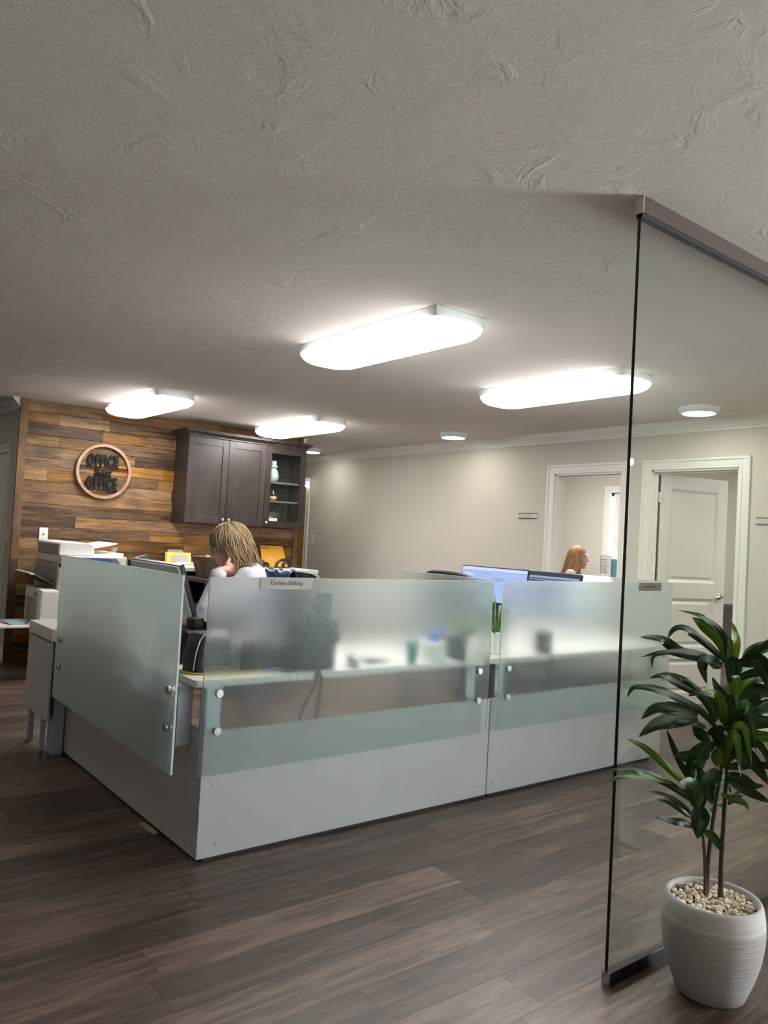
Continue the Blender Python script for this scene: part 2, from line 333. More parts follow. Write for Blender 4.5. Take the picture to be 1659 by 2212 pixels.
GEDGE = M('glass_cut_edge', (0.004, 0.014, 0.013), 0.12, var=0.1)
def lens_mat():
    m = bpy.data.materials.new('lamp_diffuser'); m.use_nodes = True; nt = m.node_tree; nt.nodes.clear(); L = nt.links.new
    tc = N(nt, 'ShaderNodeTexCoord'); sp = N(nt, 'ShaderNodeSeparateXYZ'); L(tc.outputs['Object'], sp.inputs[0])
    ab = N(nt, 'ShaderNodeMath', operation='ABSOLUTE'); L(sp.outputs[1], ab.inputs[0])
    mr = N(nt, 'ShaderNodeMapRange'); mr.inputs[1].default_value = 0.42; mr.inputs[2].default_value = 0.64; mr.inputs[3].default_value = 1.0; mr.inputs[4].default_value = 0.16; L(ab.outputs[0], mr.inputs[0])
    zr = N(nt, 'ShaderNodeMapRange'); zr.inputs[1].default_value = -0.056; zr.inputs[2].default_value = -0.100; zr.inputs[3].default_value = 0.22; zr.inputs[4].default_value = 1.0; L(sp.outputs[2], zr.inputs[0])   # the skirt of the diffuser is dimmer than its face
    mz = N(nt, 'ShaderNodeMath', operation='MULTIPLY'); L(mr.outputs[0], mz.inputs[0]); L(zr.outputs[0], mz.inputs[1])
    ml = N(nt, 'ShaderNodeMath', operation='MULTIPLY'); ml.inputs[1].default_value = LAMP_E; L(mz.outputs[0], ml.inputs[0])
    e = N(nt, 'ShaderNodeEmission'); e.inputs[0].default_value = (1.0, 0.96, 0.925, 1); L(ml.outputs[0], e.inputs[1])
    o = N(nt, 'ShaderNodeOutputMaterial'); L(e.outputs[0], o.inputs[0]); return m
LENS = lens_mat()
DISC = emit('disc_lamp_diffuser', (1.0, 0.95, 0.85), DISC_E)
# =================================================================== THE SETTING
H = 2.44; XF = 6.0; YW = 7.744
random.seed(4)
fl = struct('floor', MB().box(-3.3, 9.0, -3.3, 11.6, -0.08, -0.0045), FLOOR, label='brown wood-look vinyl plank floor')
# planks: rows run along X
PW, PL = 0.18, 1.22
pm = MB().box(0.0004, PL-0.0004, 0.0004, PW-0.0004, -0.0045, 0.0).mesh('plank'); pm.materials.append(FLOOR)
rows = int((8.2-0.75)/PW)
for r in range(rows):
    y = 0.75+r*PW
    # leave out what lies wholly outside the view (near left, far behind the offices)
    x = -0.5-random.random()*PL
    while x < 7.6:
        if x+PL > 0.45 and x < 1.35+y*1.75+2.6 and not (x+PL < 0.12*y):
            o = bpy.data.objects.new('plank', pm); COL.objects.link(o); o.parent = fl; o.location = (x, y, 0)
        x += PL
struct('ceiling', MB().box(-3.3, 9.0, -3.3, 11.6, H, H+0.08), CEIL)
# far wall with three door openings and a glazed entrance
D1 = (4.17, 4.93); D2 = (3.09, 3.87); D3 = (9.36, 10.16); ENT = (-3.0, -1.5); DH = 2.04
wf = MB()
ys = [-3.3, ENT[0], ENT[1], D2[0], D2[1], D1[0], D1[1], D3[0], D3[1], 11.6]
for i in range(0, len(ys), 2): wf.box(XF, XF+0.12, ys[i], ys[i+1], 0, H)
for d in (D1, D2, D3): wf.box(XF, XF+0.12, d[0], d[1], DH, H)
wf.box(XF, XF+0.12, ENT[0], ENT[1], 2.12, H)
struct('wall_far', wf, WALL, label='long greige painted wall with white door casings')
wb = struct('wall_back', MB().box(1.80, 4.86, YW+0.022, 11.6, 0, H), WALL2, label='feature wall clad in reclaimed brown boards')
struct('wall_left', MB().box(-3.3, -3.2, -3.3, 11.6, 0, H), WALL)
struct('wall_front', MB().box(-3.3, 6.12, -3.3, -3.2, 0, H), WALL)
struct('wall_end', MB().box(-3.3, 9.0, 11.5, 11.6, 0, H), WALL)
struct('wall_office_divider', MB().box(XF+0.12, 8.8, 3.985, 4.085, 0, H), WALL)
struct('wall_office_side', MB().box(XF+0.12, 8.8, 8.2, 8.3, 0, H), WALL)
struct('wall_hall_room', MB().box(XF+0.12, 8.8, 11.0, 11.1, 0, H), WALL)
OW = (5.25, 6.28, 0.86, 2.10)
wo = MB().box(8.8, 8.92, -3.3, OW[0], 0, H).box(8.8, 8.92, OW[1], 11.6, 0, H).box(8.8, 8.92, OW[0], OW[1], 0, OW[2]).box(8.8, 8.92, OW[0], OW[1], OW[3], H)
struct('wall_office_back', wo, WALL)
struct('wall_entrance_side', MB().box(XF+0.12, 8.8, -1.1, -1.0, 0, H), WALL)
# ---- reclaimed boards on the feature wall
random.seed(11)
RH = 0.1072; z = H-RH; r = 0
BX0, BX1 = 1.862, 4.80
seams = {0: [2.55, 3.9], 1: [2.14, 2.62, 3.35], 2: [2.56, 3.02, 3.3], 3: [2.15, 2.55, 4.1], 4: [2.9, 3.6], 5: [2.45, 3.2, 4.2], 6: [2.06, 2.45, 3.15], 7: [2.75, 3.3], 8: [2.6, 3.9], 9: [3.3, 4.3], 10: [2.35, 2.85], 11: [2.7, 3.1, 4.2]}
while z > -RH:
    z0, z1 = max(z, 0.001), z+RH
    cut = seams.get(r) or sorted(random.uniform(BX0+0.3, BX1-0.3) for _ in range(random.choice((2, 3))))
    xs = [BX0]+cut+[BX1]
    for a, b_ in zip(xs, xs[1:]):
        if b_-a < 0.12: continue
        t = random.uniform(0.0, 0.006)
        mb = MB(); w_ = b_-a-0.0012; h_ = z1-z0-0.0016
        # chamfered long edges so that every joint reads
        c = 0.0018
        mb.prism([(0.0, 0), (-0.022-t+c, 0), (-0.022-t, c), (-0.022-t, h_-c), (-0.022-t+c, h_), (0.0, h_)], 'X', 0, w_)
        o = part('board', mb, BARN, wb); o.location = (a, YW+0.022, z0+0.0008)
    z -= RH; r += 1
for x0, x1 in ((1.792, 1.860), (4.802, 4.868)):       # upright corner boards
    zz = 0.0
    for k, hh in enumerate((0.95, 0.8, 0.69) if x0 < 2 else (1.3, 1.14)):
        o = part('corner_board', MB().box(0, x1-x0, -0.034, 0, 0.0008, hh-0.0008), BARNV, wb); o.location = (x0, YW+0.022, zz); zz += hh
# ---- crown mouldings
prof = [(0, 0), (0, -0.095), (0.012, -0.095), (0.014, -0.080), (0.028, -0.068), (0.030, -0.058), (0.052, -0.036), (0.060, -0.030), (0.062, -0.014), (0.078, -0.010), (0.078, 0)]
struct('trim_1', MB().prism([(XF-a, H+b) for a, b in prof], 'Y', -3.2, 11.5), TRIM, label='white crown moulding of the long wall')
struct('trim_2', MB().prism([(1.80-a, H+b) for a, b in prof], 'Y', YW+0.004, 11.5), TRIM, label='white crown moulding beside the board wall')
struct('trim_3', MB().prism([(4.86+a, H+b) for a, b in prof], 'Y', YW+0.004, 11.5), TRIM, label='white crown moulding past the board wall')
# ---- baseboards
def bprof(s, x): return [(x, 0), (x-s*0.016, 0), (x-s*0.016, 0.105), (x-s*0.010, 0.125), (x, 0.135)]
for i, (a, b) in enumerate(((D1[1]+0.09, D3[0]-0.09), (D2[1]+0.09, D1[0]-0.09), (ENT[1]+0.09, D2[0]-0.09))):
    struct('baseboard_far', MB().prism(bprof(1, XF), 'Y', a, b), TRIM)
struct('baseboard_corridor', MB().prism(bprof(1, 1.80), 'Y', YW+0.004, 8.0), TRIM)
struct('baseboard_office', MB().prism([(b, a) for a, b in [(0, 3.985), (0, 3.969), (0.105, 3.969), (0.135, 3.985)]], 'X', XF+0.13, 8.8), TRIM)
# ---- doors: casing, jamb, leaf
def casing(name, x, y0, y1, top, label, both=True):
    mb = MB(); cw = 0.088
    for o0, o1, t in ((0.0, 0.022, 0.024), (0.022, 0.062, 0.015), (0.062, cw, 0.019)):
        a = cw-o1; b = cw-o0           # distance out from the opening
        mb.box(x-t, x, y0-b, y0-a, 0, top+b).box(x-t, x, y1+a, y1+b, 0, top+b).box(x-t, x, y0-a, y1+a, top+a, top+b)
    o = struct(name, mb, TRIM, bevel=0.002, label=label)
    j = MB().box(x-0.002, x+0.122, y0-0.004, y0+0.016, 0, top+0.004).box(x-0.002, x+0.122, y1-0.016, y1+0.004, 0, top+0.004).box(x-0.002, x+0.122, y0, y1, top-0.016, top+0.004)
    part('jamb', j, TRIM, o)
    st = MB().box(x+0.045, x+0.062, y0+0.016, y0+0.028, 0, top-0.016).box(x+0.045, x+0.062, y1-0.028, y1-0.016, 0, top-0.016).box(x+0.045, x+0.062, y0+0.016, y1-0.016, top-0.028, top-0.016)
    part('door_stop', st, TRIM, o)
    return o
d1 = casing('door_1', XF, D1[0], D1[1], DH, 'white cased doorway to the office where a person sits')
d2 = casing('door_2', XF, D2[0], D2[1], DH, 'white cased doorway with panelled door swung inward')
d3 = casing('door_3', XF, D3[0], D3[1], DH, 'white cased doorway at the far end of the long wall')
def panel_leaf(w_, h_, t=0.036, rails=((0.12, 0.80), (0.98, 1.90)), stile=0.115, knob=True):
    """panel door as one mesh with recessed moulded panels, hinge edge at x=0, face towards -y"""
    mb = MB(); zs = [0.0]
    for a, b in rails: zs += [a, b]
    zs.append(h_)
    mb.box(0, stile, 0, t, 0, h_).box(w_-stile, w_, 0, t, 0, h_)
    for i in range(0, len(zs), 2): mb.box(stile, w_-stile, 0, t, zs[i], zs[i+1])
    for a, b in rails:
        x0, x1 = stile, w_-stile
        for y_out, y_in, yb in ((0.0, 0.011, 0.014), (t, t-0.011, t-0.014)):
            k = 0.022; q = 0.05
            ring = lambda d, y: [(x0+d, y, a+d), (x1-d, y, a+d), (x1-d, y, b-d), (x0+d, y, b-d)]
            mb.loft([ring(0, y_out), ring(k, y_in), ring(k+0.012, y_in), ring(q, (y_out*2+y_in)/3)], cap=False, smooth=False)
            mb.add(ring(q, (y_out*2+y_in)/3), [(0, 1, 2, 3)])
    return mb
# door 2 leaf, hinged at its far jamb and swung into the room
ha = Vector((XF+0.062, D2[1]-0.026, 0.012)); he = Vector((6.80, 3.63, 0.012))
ang = math.atan2(he.y-ha.y, he.x-ha.x)
part('hinge_gap_shade', MB().box(XF+0.064, XF+0.072, D2[1]-0.020, D2[1]-0.0165, 0.0, DH-0.02).box(XF+0.072, XF+0.085, D2[1]-0.03, D2[1]-0.0165, 0.0, DH-0.02), BLACKM, d2)  # black strip standing in for the shade in the hinge gap
ha = ha+Vector((math.cos(ang), math.sin(ang), 0))*0.032
lf = part('door_leaf', panel_leaf(0.765, 2.005, rails=((0.10, 0.40), (0.50, 0.93), (1.07, 1.885))), DOORW, d2, bevel=0.0015, label='white panelled door leaf')
lf.location = ha; lf.rotation_euler = (0, 0, ang)
for hz in (0.22, 1.03, 1.80):
    part('hinge', MB().lathe([(0.007, hz-0.05), (0.007, hz+0.05)], (-0.006, -0.006, 0), 10).box(-0.004, 0.03, -0.0025, 0.0, hz-0.045, hz+0.045).box(-0.036, -0.006, -0.010, -0.0075, hz-0.045, hz+0.045), STEEL, lf)
hd = MB().lathe([(0.031, 0.0), (0.033, -0.004), (0.027, -0.011), (0.013, -0.014), (0.013, -0.040)], (0.70, 0, 0.955), 20, 'Y')
hd.tube([(0.70, -0.045, 0.955), (0.685, -0.052, 0.957), (0.65, -0.052, 0.955), (0.60, -0.047, 0.945)], [0.011, 0.011, 0.009, 0.006], 10)
part('lever_handle', hd, CHROME, lf)
# door 3: honey oak leaf, closed
lf3 = part('door_leaf', MB().box(XF+0.064, XF+0.10, D3[0]+0.018, D3[1]-0.018, 0.01, DH-0.02), OAK, d3, label='honey coloured oak door leaf')
part('hinge', MB().box(XF+0.055, XF+0.066, D3[0]+0.016, D3[0]+0.036, 1.6, 1.70), CHROME, d3)
# corridor door on the side face of the board wall
d4 = MB()
for o0, o1, t in ((0.0, 0.022, 0.022), (0.022, 0.07, 0.014)):
    a, b = 0.07-o1, 0.07-o0
    d4.box(1.80-t, 1.80, 8.075-b, 8.075-a, 0, 1.955+b).box(1.80-t, 1.80, 8.875+a, 8.875+b, 0, 1.955+b).box(1.80-t, 1.80, 8.075-a, 8.875+a, 1.955+a, 1.955+b)
d4 = struct('door_4', d4, TRIM, label='white corridor door beside the board wall')
lf4 = part('door_leaf', panel_leaf(0.80, 1.935, t=0.02, rails=((0.12, 0.75), (0.95, 1.8))), DOORW, d4, bevel=0.0015)
lf4.location = (1.779, 8.875, 0.008); lf4.rotation_euler = (0, 0, -PI/2)
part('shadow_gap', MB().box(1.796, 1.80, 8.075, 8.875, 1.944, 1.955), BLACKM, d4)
# ---- office window with casing, sash and roller shade
wn = MB(); cw = 0.085
for a, b, t in ((0.05, cw, 0.022), (0.0, 0.05, 0.015)):
    wn.box(8.8-t, 8.8, OW[0]-b, OW[0]-a, OW[2]-b, OW[3]+b).box(8.8-t, 8.8, OW[1]+a, OW[1]+b, OW[2]-b, OW[3]+b).box(8.8-t, 8.8, OW[0]-a, OW[1]+a, OW[3]+a, OW[3]+b).box(8.8-t, 8.8, OW[0]-a, OW[1]+a, OW[2]-b, OW[2]-a)
wn1 = struct('window_1', wn, TRIM, label='white cased office window with roller shade half down')
part('sash', MB().box(8.83, 8.87, OW[0], OW[0]+0.045, OW[2], OW[3]).box(8.83, 8.87, OW[1]-0.045, OW[1], OW[2], OW[3]).box(8.83, 8.87, OW[0], OW[1], OW[2], OW[2]+0.045).box(8.83, 8.87, OW[0], OW[1], OW[3]-0.045, OW[3]).box(8.835, 8.865, OW[0], OW[1], 1.45, 1.49), TRIM, wn1)
part('pane', MB().box(8.846, 8.850, OW[0]+0.045, OW[1]-0.045, OW[2]+0.045, OW[3]-0.045), PANE, wn1)
SHADE = M('roller_shade', (0.74, 0.72, 0.68), 0.9, var=0.02, bump=0.2, bscale=300)
part('roller_shade', MB().box(8.812, 8.815, OW[0]+0.05, OW[1]-0.06, 1.36, 2.06).lathe([(0.02, OW[0]+0.04), (0.02, OW[1]-0.05)], (8.814, 0, 2.07), 12, 'Y').box(8.808, 8.819, OW[0]+0.05, OW[1]-0.06, 1.335, 1.36), SHADE, wn1)
# ---- glazed entrance behind the viewer, where the daylight comes in
ef = MB().box(XF, XF+0.12, ENT[0], ENT[0]+0.06, 0, 2.12).box(XF, XF+0.12, ENT[1]-0.06, ENT[1], 0, 2.12).box(XF, XF+0.12, ENT[0], ENT[1], 2.05, 2.12).box(XF, XF+0.12, ENT[0], ENT[1], 0, 0.12).box(XF+0.03, XF+0.09, -2.29, -2.21, 0.12, 2.05)
e = struct('window_2', ef, TRIM, label='white framed glazed entrance')
for a, b in ((ENT[0]+0.06, -2.29), (-2.21, ENT[1]-0.06)): part('pane', MB().box(XF+0.055, XF+0.061, a, b, 0.12, 2.05), PANE, e)

# =================================================================== CEILING LAMPS
def wrap_lamp():
    t = thing('ceiling_light', '', 'ceiling light')
    part('housing', MB().box(-0.165, 0.165, -0.605, 0.605, -0.052, 0), HOUSE, t, bevel=0.004)
    mb = MB(); rings = []
    for d, z_, r_ in ((0.035, -0.050, 0.11), (0.004, -0.051, 0.135), (0.0, -0.058, 0.14), (0.004, -0.070, 0.138), (0.018, -0.088, 0.13), (0.04, -0.102, 0.12), (0.07, -0.110, 0.10)):
        rings.append([(x, y, z_) for x, y in R2(-0.195+d, 0.195-d, -0.64+d, 0.64-d, r_, 8)])
    mb.loft(rings, cap=False)
    n = len(rings[0]); mb.add(rings[-1], [tuple(range(n))])
    part('diffuser', mb, LENS, t)
    return t
w0 = wrap_lamp()
for i, (x, y, lab) in enumerate(((2.585, 3.35, 'largest and nearest glowing white ceiling lamp, over the front desk'), (4.165, 3.42, 'glowing white ceiling lamp crossed by the dark glass edge'),
                                 (2.60, 6.74, 'glowing white ceiling lamp nearest the round sign wall'), (4.17, 6.74, 'glowing white ceiling lamp above the dark wall cabinet'))):
    o = w0 if i == 0 else copy_tree(w0)
    o.location = (x, y, H); o['label'] = lab; o['group'] = 'long ceiling lamps'
for x, y, lab in ((7.45, 6.0, 'added unseen long lamp brightening the office with the long-haired person'), (7.3, 2.3, 'added unseen long lamp brightening the office with the open door')):  # out-of-view lamps added to brighten the two office interiors
    o = copy_tree(w0); o.location = (x, y, H); o['label'] = lab; o['group'] = 'long ceiling lamps'
def disc_lamp():
    t = thing('disc_light', '', 'ceiling light')
    part('rim', MB().lathe([(0.150, 0), (0.150, -0.006), (0.135, -0.040), (0.118, -0.046), (0.118, -0.040)], n=40), HOUSE, t)
    part('diffuser', MB().lathe([(0.117, -0.040), (0.116, -0.047), (0.08, -0.050), (0.001, -0.051)], n=40), DISC, t)
    return t
w1 = disc_lamp()
for i, (x, y, lab) in enumerate(((5.48, 3.16, 'round flat ceiling lamp seen through the clear glass partition'), (5.50, 5.87, 'round flat ceiling lamp between the long lamps and the far wall'), (5.53, 8.6, 'round flat ceiling lamp peeking past the dark wall cabinet'))):
    o = w1 if i == 0 else copy_tree(w1)
    o.location = (x, y, H); o['label'] = lab; o['group'] = 'round ceiling lamps'
for x, y, lab in ((1.5, -1.3, 'added unseen round lamp over the waiting area'), (3.6, -1.9, 'added unseen round lamp near the glazed entrance'), (0.35, 5.0, 'added unseen round lamp over the walkway at the side screen'), (0.5, 8.5, 'added unseen round lamp in the corridor beside the board wall')):  # out-of-view lamps added to lift the near room, walkway and corridor
    o = copy_tree(w1); o.location = (x, y, H); o['label'] = lab; o['group'] = 'round ceiling lamps'
# small pendant behind the viewer (only its mirror image shows in the glass)
pt = thing('pendant_lamp', 'small warm glowing jar lamp mirrored in the glass partition', 'lamp', (5.0, -0.54, 1.96))
part('cord', MB().lathe([(0.004, 0.14), (0.004, 0.48)], n=6), BLACK, pt)
part('cap', MB().lathe([(0.05, 0.115), (0.05, 0.13), (0.02, 0.145)], n=16), CHROME, pt)
part('jar', MB().lathe([(0.03, -0.03), (0.038, -0.02), (0.038, 0.115)], n=20, cap=False), PANE, pt)
part('bulb', MB().ball((0, 0, 0.03), (0.016, 0.016, 0.028)), emit('pendant_bulb', (1.0, 0.72, 0.38), 40), pt)

# =================================================================== CLEAR GLASS PARTITION
gp = thing('glass_partition', 'tall frameless clear glass partition beside the potted plant', 'partition', (2.09, 1.435, 0))
X0, X1 = 2.095, 4.9
mb = MB(); mb.box(X0, X1, 1.430, 1.441, 0.028, 2.382)
for i in range(len(mb.f)): mb.m[i] = 0
mb.m[5] = 1; mb.m[3] = 1        # the cut ends
wpart('glass_pane', mb, [CLEAR, GEDGE], gp)
wpart('header_rail', MB().box(X0+0.0015, X1, 1.422, 1.450, 2.386, H), BRONZE, gp)
wpart('header_end_cap', MB().box(X0-0.002, X0+0.0015, 1.4215, 1.4505, 2.385, H), BRONZE2, gp)
wpart('gasket', MB().box(X0, X1, 1.425, 1.447, 2.371, 2.386), BLACKM, gp)
wpart('floor_channel', MB().box(X0+0.002, X1, 1.422, 1.449, 0, 0.040), CHANNEL, gp, bevel=0.0012)
wpart('channel_end_cap', MB().box(X0-0.002, X0+0.002, 1.4215, 1.4495, 0, 0.041), CHROME, gp)
# =================================================================== WORKSTATIONS
def disc_bolt(c, axis, r=0.0165, t=0.012):
    prof = [(r*0.55, 0.028), (r*0.55, 0.002), (r, 0.0), (r, -t*0.75), (r*0.9, -t)]
    return MB().lathe(prof, c, 20, axis)
def screen(name, label, loc, pane_box, bolts, axis):
    t = thing(name, label, 'privacy screen', loc, group='frosted glass screens of the desks')
    mb = MB(); mb.box(*pane_box)
    # large faces frosted, thin cut edges paler green
    x0, x1, y0, y1, z0, z1 = pane_box
    big = (2, 4) if axis == 'Y' else (3, 5)
    for i in range(6): mb.m[i] = 0 if i in big else 1
    wpart('glass_pane', mb, [FROST, FEDGE], t)
    for b in bolts: wpart('standoff', disc_bolt(b, axis), STEEL, t)
    return t
GZ0, GZ1 = 0.350, 1.132
screen('privacy_screen', 'frosted glass screen on the left side of the desk, greenish', (1.31, 3.7, GZ0), (1.306, 1.314, 2.90, 4.50, 0.353, 1.133),
       [(1.304, 2.955, 0.676), (1.304, 2.955, 0.528), (1.304, 4.40, 0.682), (1.304, 4.40, 0.535)], 'X')
screen('privacy_screen', 'long frosted glass screen on the desk front with a name plate near the seated person', (2.19, 2.836, GZ0), (1.390, 2.995, 2.832, 2.840, GZ0, GZ1),
       [(1.457, 2.830, 0.672), (1.457, 2.830, 0.524), (2.917, 2.830, 0.671), (2.917, 2.830, 0.522)], 'Y')
screen('privacy_screen', 'frosted glass screen on the desk front, partly seen through clear glass', (3.87, 2.836, GZ0), (3.072, 4.680, 2.832, 2.840, GZ0, GZ1+0.004),
       [(3.135, 2.830, 0.672), (3.135, 2.830, 0.523), (4.61, 2.830, 0.672), (4.61, 2.830, 0.523)], 'Y')
screen('privacy_screen', 'frosted glass divider between the two desks, only its sloping top edge showing', (3.04, 3.25, 0.715), (3.036, 3.044, 2.885, 3.62, 0.7155, 1.137), [], 'X')
screen('privacy_screen', 'frosted glass screen behind the two lit monitors', (4.70, 3.6, GZ0), (4.696, 4.704, 2.85, 4.40, GZ0, 1.140), [], 'X')
def plinth(x0, x1, y0, y1): return MB().box(x0, x1, y0, y1, 0, 0.022)
# corner desk
dk = thing('corner_desk', 'white corner desk with low front panels on the reception floor', 'desk', (2.2, 3.2, 0))
wpart('worktop', MB().prism(R2(1.385, 3.030, 2.895, 3.50, 0.02, 3), 'Z', 0.685, 0.715), WTOP, dk, bevel=0.003)
wpart('return_worktop', MB().box(1.385, 1.98, 3.502, 4.52, 0.685, 0.715), WTOP, dk, bevel=0.003)
fp = wpart('front_panel', MB().box(1.420, 3.047, 2.866, 2.884, 0.014, 0.512), LAMI, dk, bevel=0.0015)
for x in (1.475, 2.99):
    for z_ in (0.065, 0.30): wpart('screw', MB().lathe([(0.0045, -0.0015), (0.0045, 0.001)], (x if x > 2 else x+(0.025 if z_ < 0.1 else 0.0), 2.8655, z_), 10, 'Y'), STEEL, fp)
sp_ = wpart('side_panel', MB().box(1.420, 1.438, 2.886, 4.676, 0.014, 0.512), LAMI, dk, bevel=0.0015)
for z_ in (0.06, 0.30): wpart('screw', MB().lathe([(0.0045, -0.0015), (0.0045, 0.001)], (1.4195, 2.91, z_), 10, 'X'), STEEL, sp_)
wpart('base_rail', MB().box(1.45, 3.03, 2.875, 2.90, 0, 0.03).box(1.43, 1.455, 2.90, 4.66, 0, 0.03), BLACKM, dk)
for bx in ((1.432, 1.500, 2.888, 2.94), (2.885, 2.95, 2.888, 2.94), (1.352, 1.418, 2.975, 3.075)):
    z0 = 0.44 if bx[2] > 2.95 else 0.10
    wpart('post', MB().box(*bx, z0, 0.685), ALU, dk, bevel=0.003)
wpart('leg', MB().box(1.350, 1.412, 4.60, 4.70, 0, 0.643), ALU, dk, bevel=0.003)
for lx, ly in ((1.92, 4.44), (2.95, 3.42), (1.95, 3.45)): wpart('leg', MB().box(lx-0.025, lx+0.025, ly-0.025, ly+0.025, 0, 0.685), ALU, dk, bevel=0.003)
# second desk
d2_ = thing('straight_desk', 'white desk unit with low front panel behind the clear glass', 'desk', (3.85, 3.2, 0))
wpart('worktop', MB().box(3.052, 4.675, 2.895, 3.50, 0.685, 0.715), WTOP, d2_, bevel=0.003)
wpart('return_worktop', MB().box(4.08, 4.675, 3.502, 4.62, 0.685, 0.715), WTOP, d2_, bevel=0.003)
fp = wpart('front_panel', MB().box(3.053, 4.66, 2.866, 2.884, 0.014, 0.512), LAMI, d2_, bevel=0.0015)
for x, z_ in ((3.10, 0.065), (3.10, 0.30), (4.61, 0.065), (4.61, 0.30)): wpart('screw', MB().lathe([(0.0045, -0.0015), (0.0045, 0.001)], (x, 2.8655, z_), 10, 'Y'), STEEL, fp)
wpart('side_panel', MB().box(4.642, 4.66, 2.886, 4.60, 0.014, 0.512), LAMI, d2_, bevel=0.0015)
wpart('base_rail', MB().box(3.07, 4.55, 2.875, 2.90, 0, 0.03), BLACKM, d2_)
for bx in ((3.10, 3.165, 2.888, 2.94), (4.575, 4.64, 2.888, 2.94)): wpart('post', MB().box(*bx, 0.10, 0.685), ALU, d2_, bevel=0.003)
for lx, ly in ((4.14, 4.55), (4.6, 4.55), (4.14, 3.45)): wpart('leg', MB().box(lx-0.025, lx+0.025, ly-0.025, ly+0.025, 0, 0.685), ALU, d2_, bevel=0.003)
single('wood_shim', MB().box(-0.012, 0.012, -0.07, 0.07, 0, 0.006), M('shim_pine', (0.45, 0.32, 0.19), 0.7, var=0.1), 'thin pale wood strip on the floor at the desk side panel', 'wood strip', (1.402, 3.30, 0.0005), 0.03)
# low white cabinet beyond the side screen
cb = thing('drawer_cabinet', 'low white cabinet with thick top on metal legs behind the side screen', 'cabinet', (1.6, 4.8, 0))
wpart('body', MB().box(1.312, 1.88, 4.725, 5.02, 0.205, 0.636), LAMI, cb, bevel=0.002)
wpart('front', MB().box(1.300, 1.312, 4.545, 5.022, 0.205, 0.636), LAMI, cb, bevel=0.002)
wpart('shadow_gap', MB().box(1.32, 1.87, 4.73, 5.01, 0.636, 0.645), BLACKM, cb)
wpart('top', MB().box(1.298, 1.89, 4.545, 5.025, 0.645, 0.715), WTOP, cb, bevel=0.003)
for lx, ly in ((1.335, 4.995), (1.86, 4.995), (1.86, 4.75)): wpart('leg', MB().box(lx-0.016, lx+0.016, ly-0.016, ly+0.016, 0, 0.205), ALU, cb, bevel=0.002)
wpart('leg', MB().box(1.320, 1.345, 4.715, 4.74, 0, 0.205), ALU, cb, bevel=0.002)
# ---- name plates
def plate(name, label, loc, w_, h_, txt, tw, th, rz=0, mat=NICKEL, ink=INK, ledge=False, dx=0):
    t = thing(name, label, 'name plate', loc, rz)
    part('plate', MB().box(-w_/2, w_/2, -0.004, 0, -h_/2, h_/2), mat, t, bevel=0.0008)
    if ledge:
        part('holder_rail', MB().box(-w_/2-0.002, w_/2+0.002, -0.009, 0, -h_/2-0.006, -h_/2+0.003).box(-w_/2-0.002, w_/2+0.002, -0.007, 0, h_/2-0.003, h_/2+0.004), CHROME, t)
    o = link('lettering', text_mesh(txt, tw, th, 0.0006), ink, t); o.location = (dx, -0.0042, 0)
    return t
SILV = M('plate_silver', (0.50, 0.49, 0.47), 0.4, metal=0.3, var=0.04)
plate('name_plate', 'wide metal name plate clipped on the front screen beside the seated person', (1.740, 2.8315, 1.109), 0.257, 0.050, 'Darlene Ribbing', 0.155, 0.0235)
plate('name_plate', 'dark metal name plate on the screen corner, seen through clear glass', (4.418, 2.8315, 1.1095), 0.246, 0.051, 'Jann Beemster', 0.135, 0.022, mat=M('nickel_plate_dark', (0.20, 0.185, 0.165), 0.4, metal=0.6, var=0.05), ink=INK)
plate('name_plate', 'small silver name plate on the wall beside the first office doorway', (XF-0.001, 5.25, 1.632), 0.245, 0.046, 'Hilary Smith', 0.11, 0.020, rz=-PI/2, ledge=True, ink=INKG, mat=SILV)
plate('name_plate', 'silver name plate cut off by the picture edge on the wall', (XF-0.001, 2.825, 1.617), 0.245, 0.046, 'La', 0.022, 0.020, rz=-PI/2, ledge=True, dx=-0.03, ink=INKG, mat=SILV)
# ---- wall switches
def switch(label, loc, rz, w_=0.072, h_=0.116, grp=None):
    t = thing('light_switch', label, 'switch', loc, rz)
    part('cover_plate', MB().box(-w_/2, w_/2, -0.006, 0, -h_/2, h_/2), TRIM, t, bevel=0.002)
    part('toggle', MB().hexa([(-0.005, -0.014, -0.002), (0.005, -0.014, -0.002), (0.005, -0.005, -0.012), (-0.005, -0.005, -0.012), (-0.005, -0.016, 0.004), (0.005, -0.016, 0.004), (0.005, -0.005, 0.012), (-0.005, -0.005, 0.012)]), PRG, t)
    for z_ in (-0.04, 0.04): part('screw', MB().lathe([(0.003, -0.0075), (0.003, -0.005)], (0, 0, z_), 8, 'Y'), STEEL, t)
switch('white switch plate on the board wall above the copier', (2.066, YW-0.008, 1.190), 0, 0.078, 0.122)
switch('white switch plate on the long wall near the oak door', (XF-0.0005, 9.15, 1.27), -PI/2)
switch('narrow white switch on the grey wall beside the corridor door', (1.7995, 7.92, 1.175), -PI/2, 0.06, 0.115)

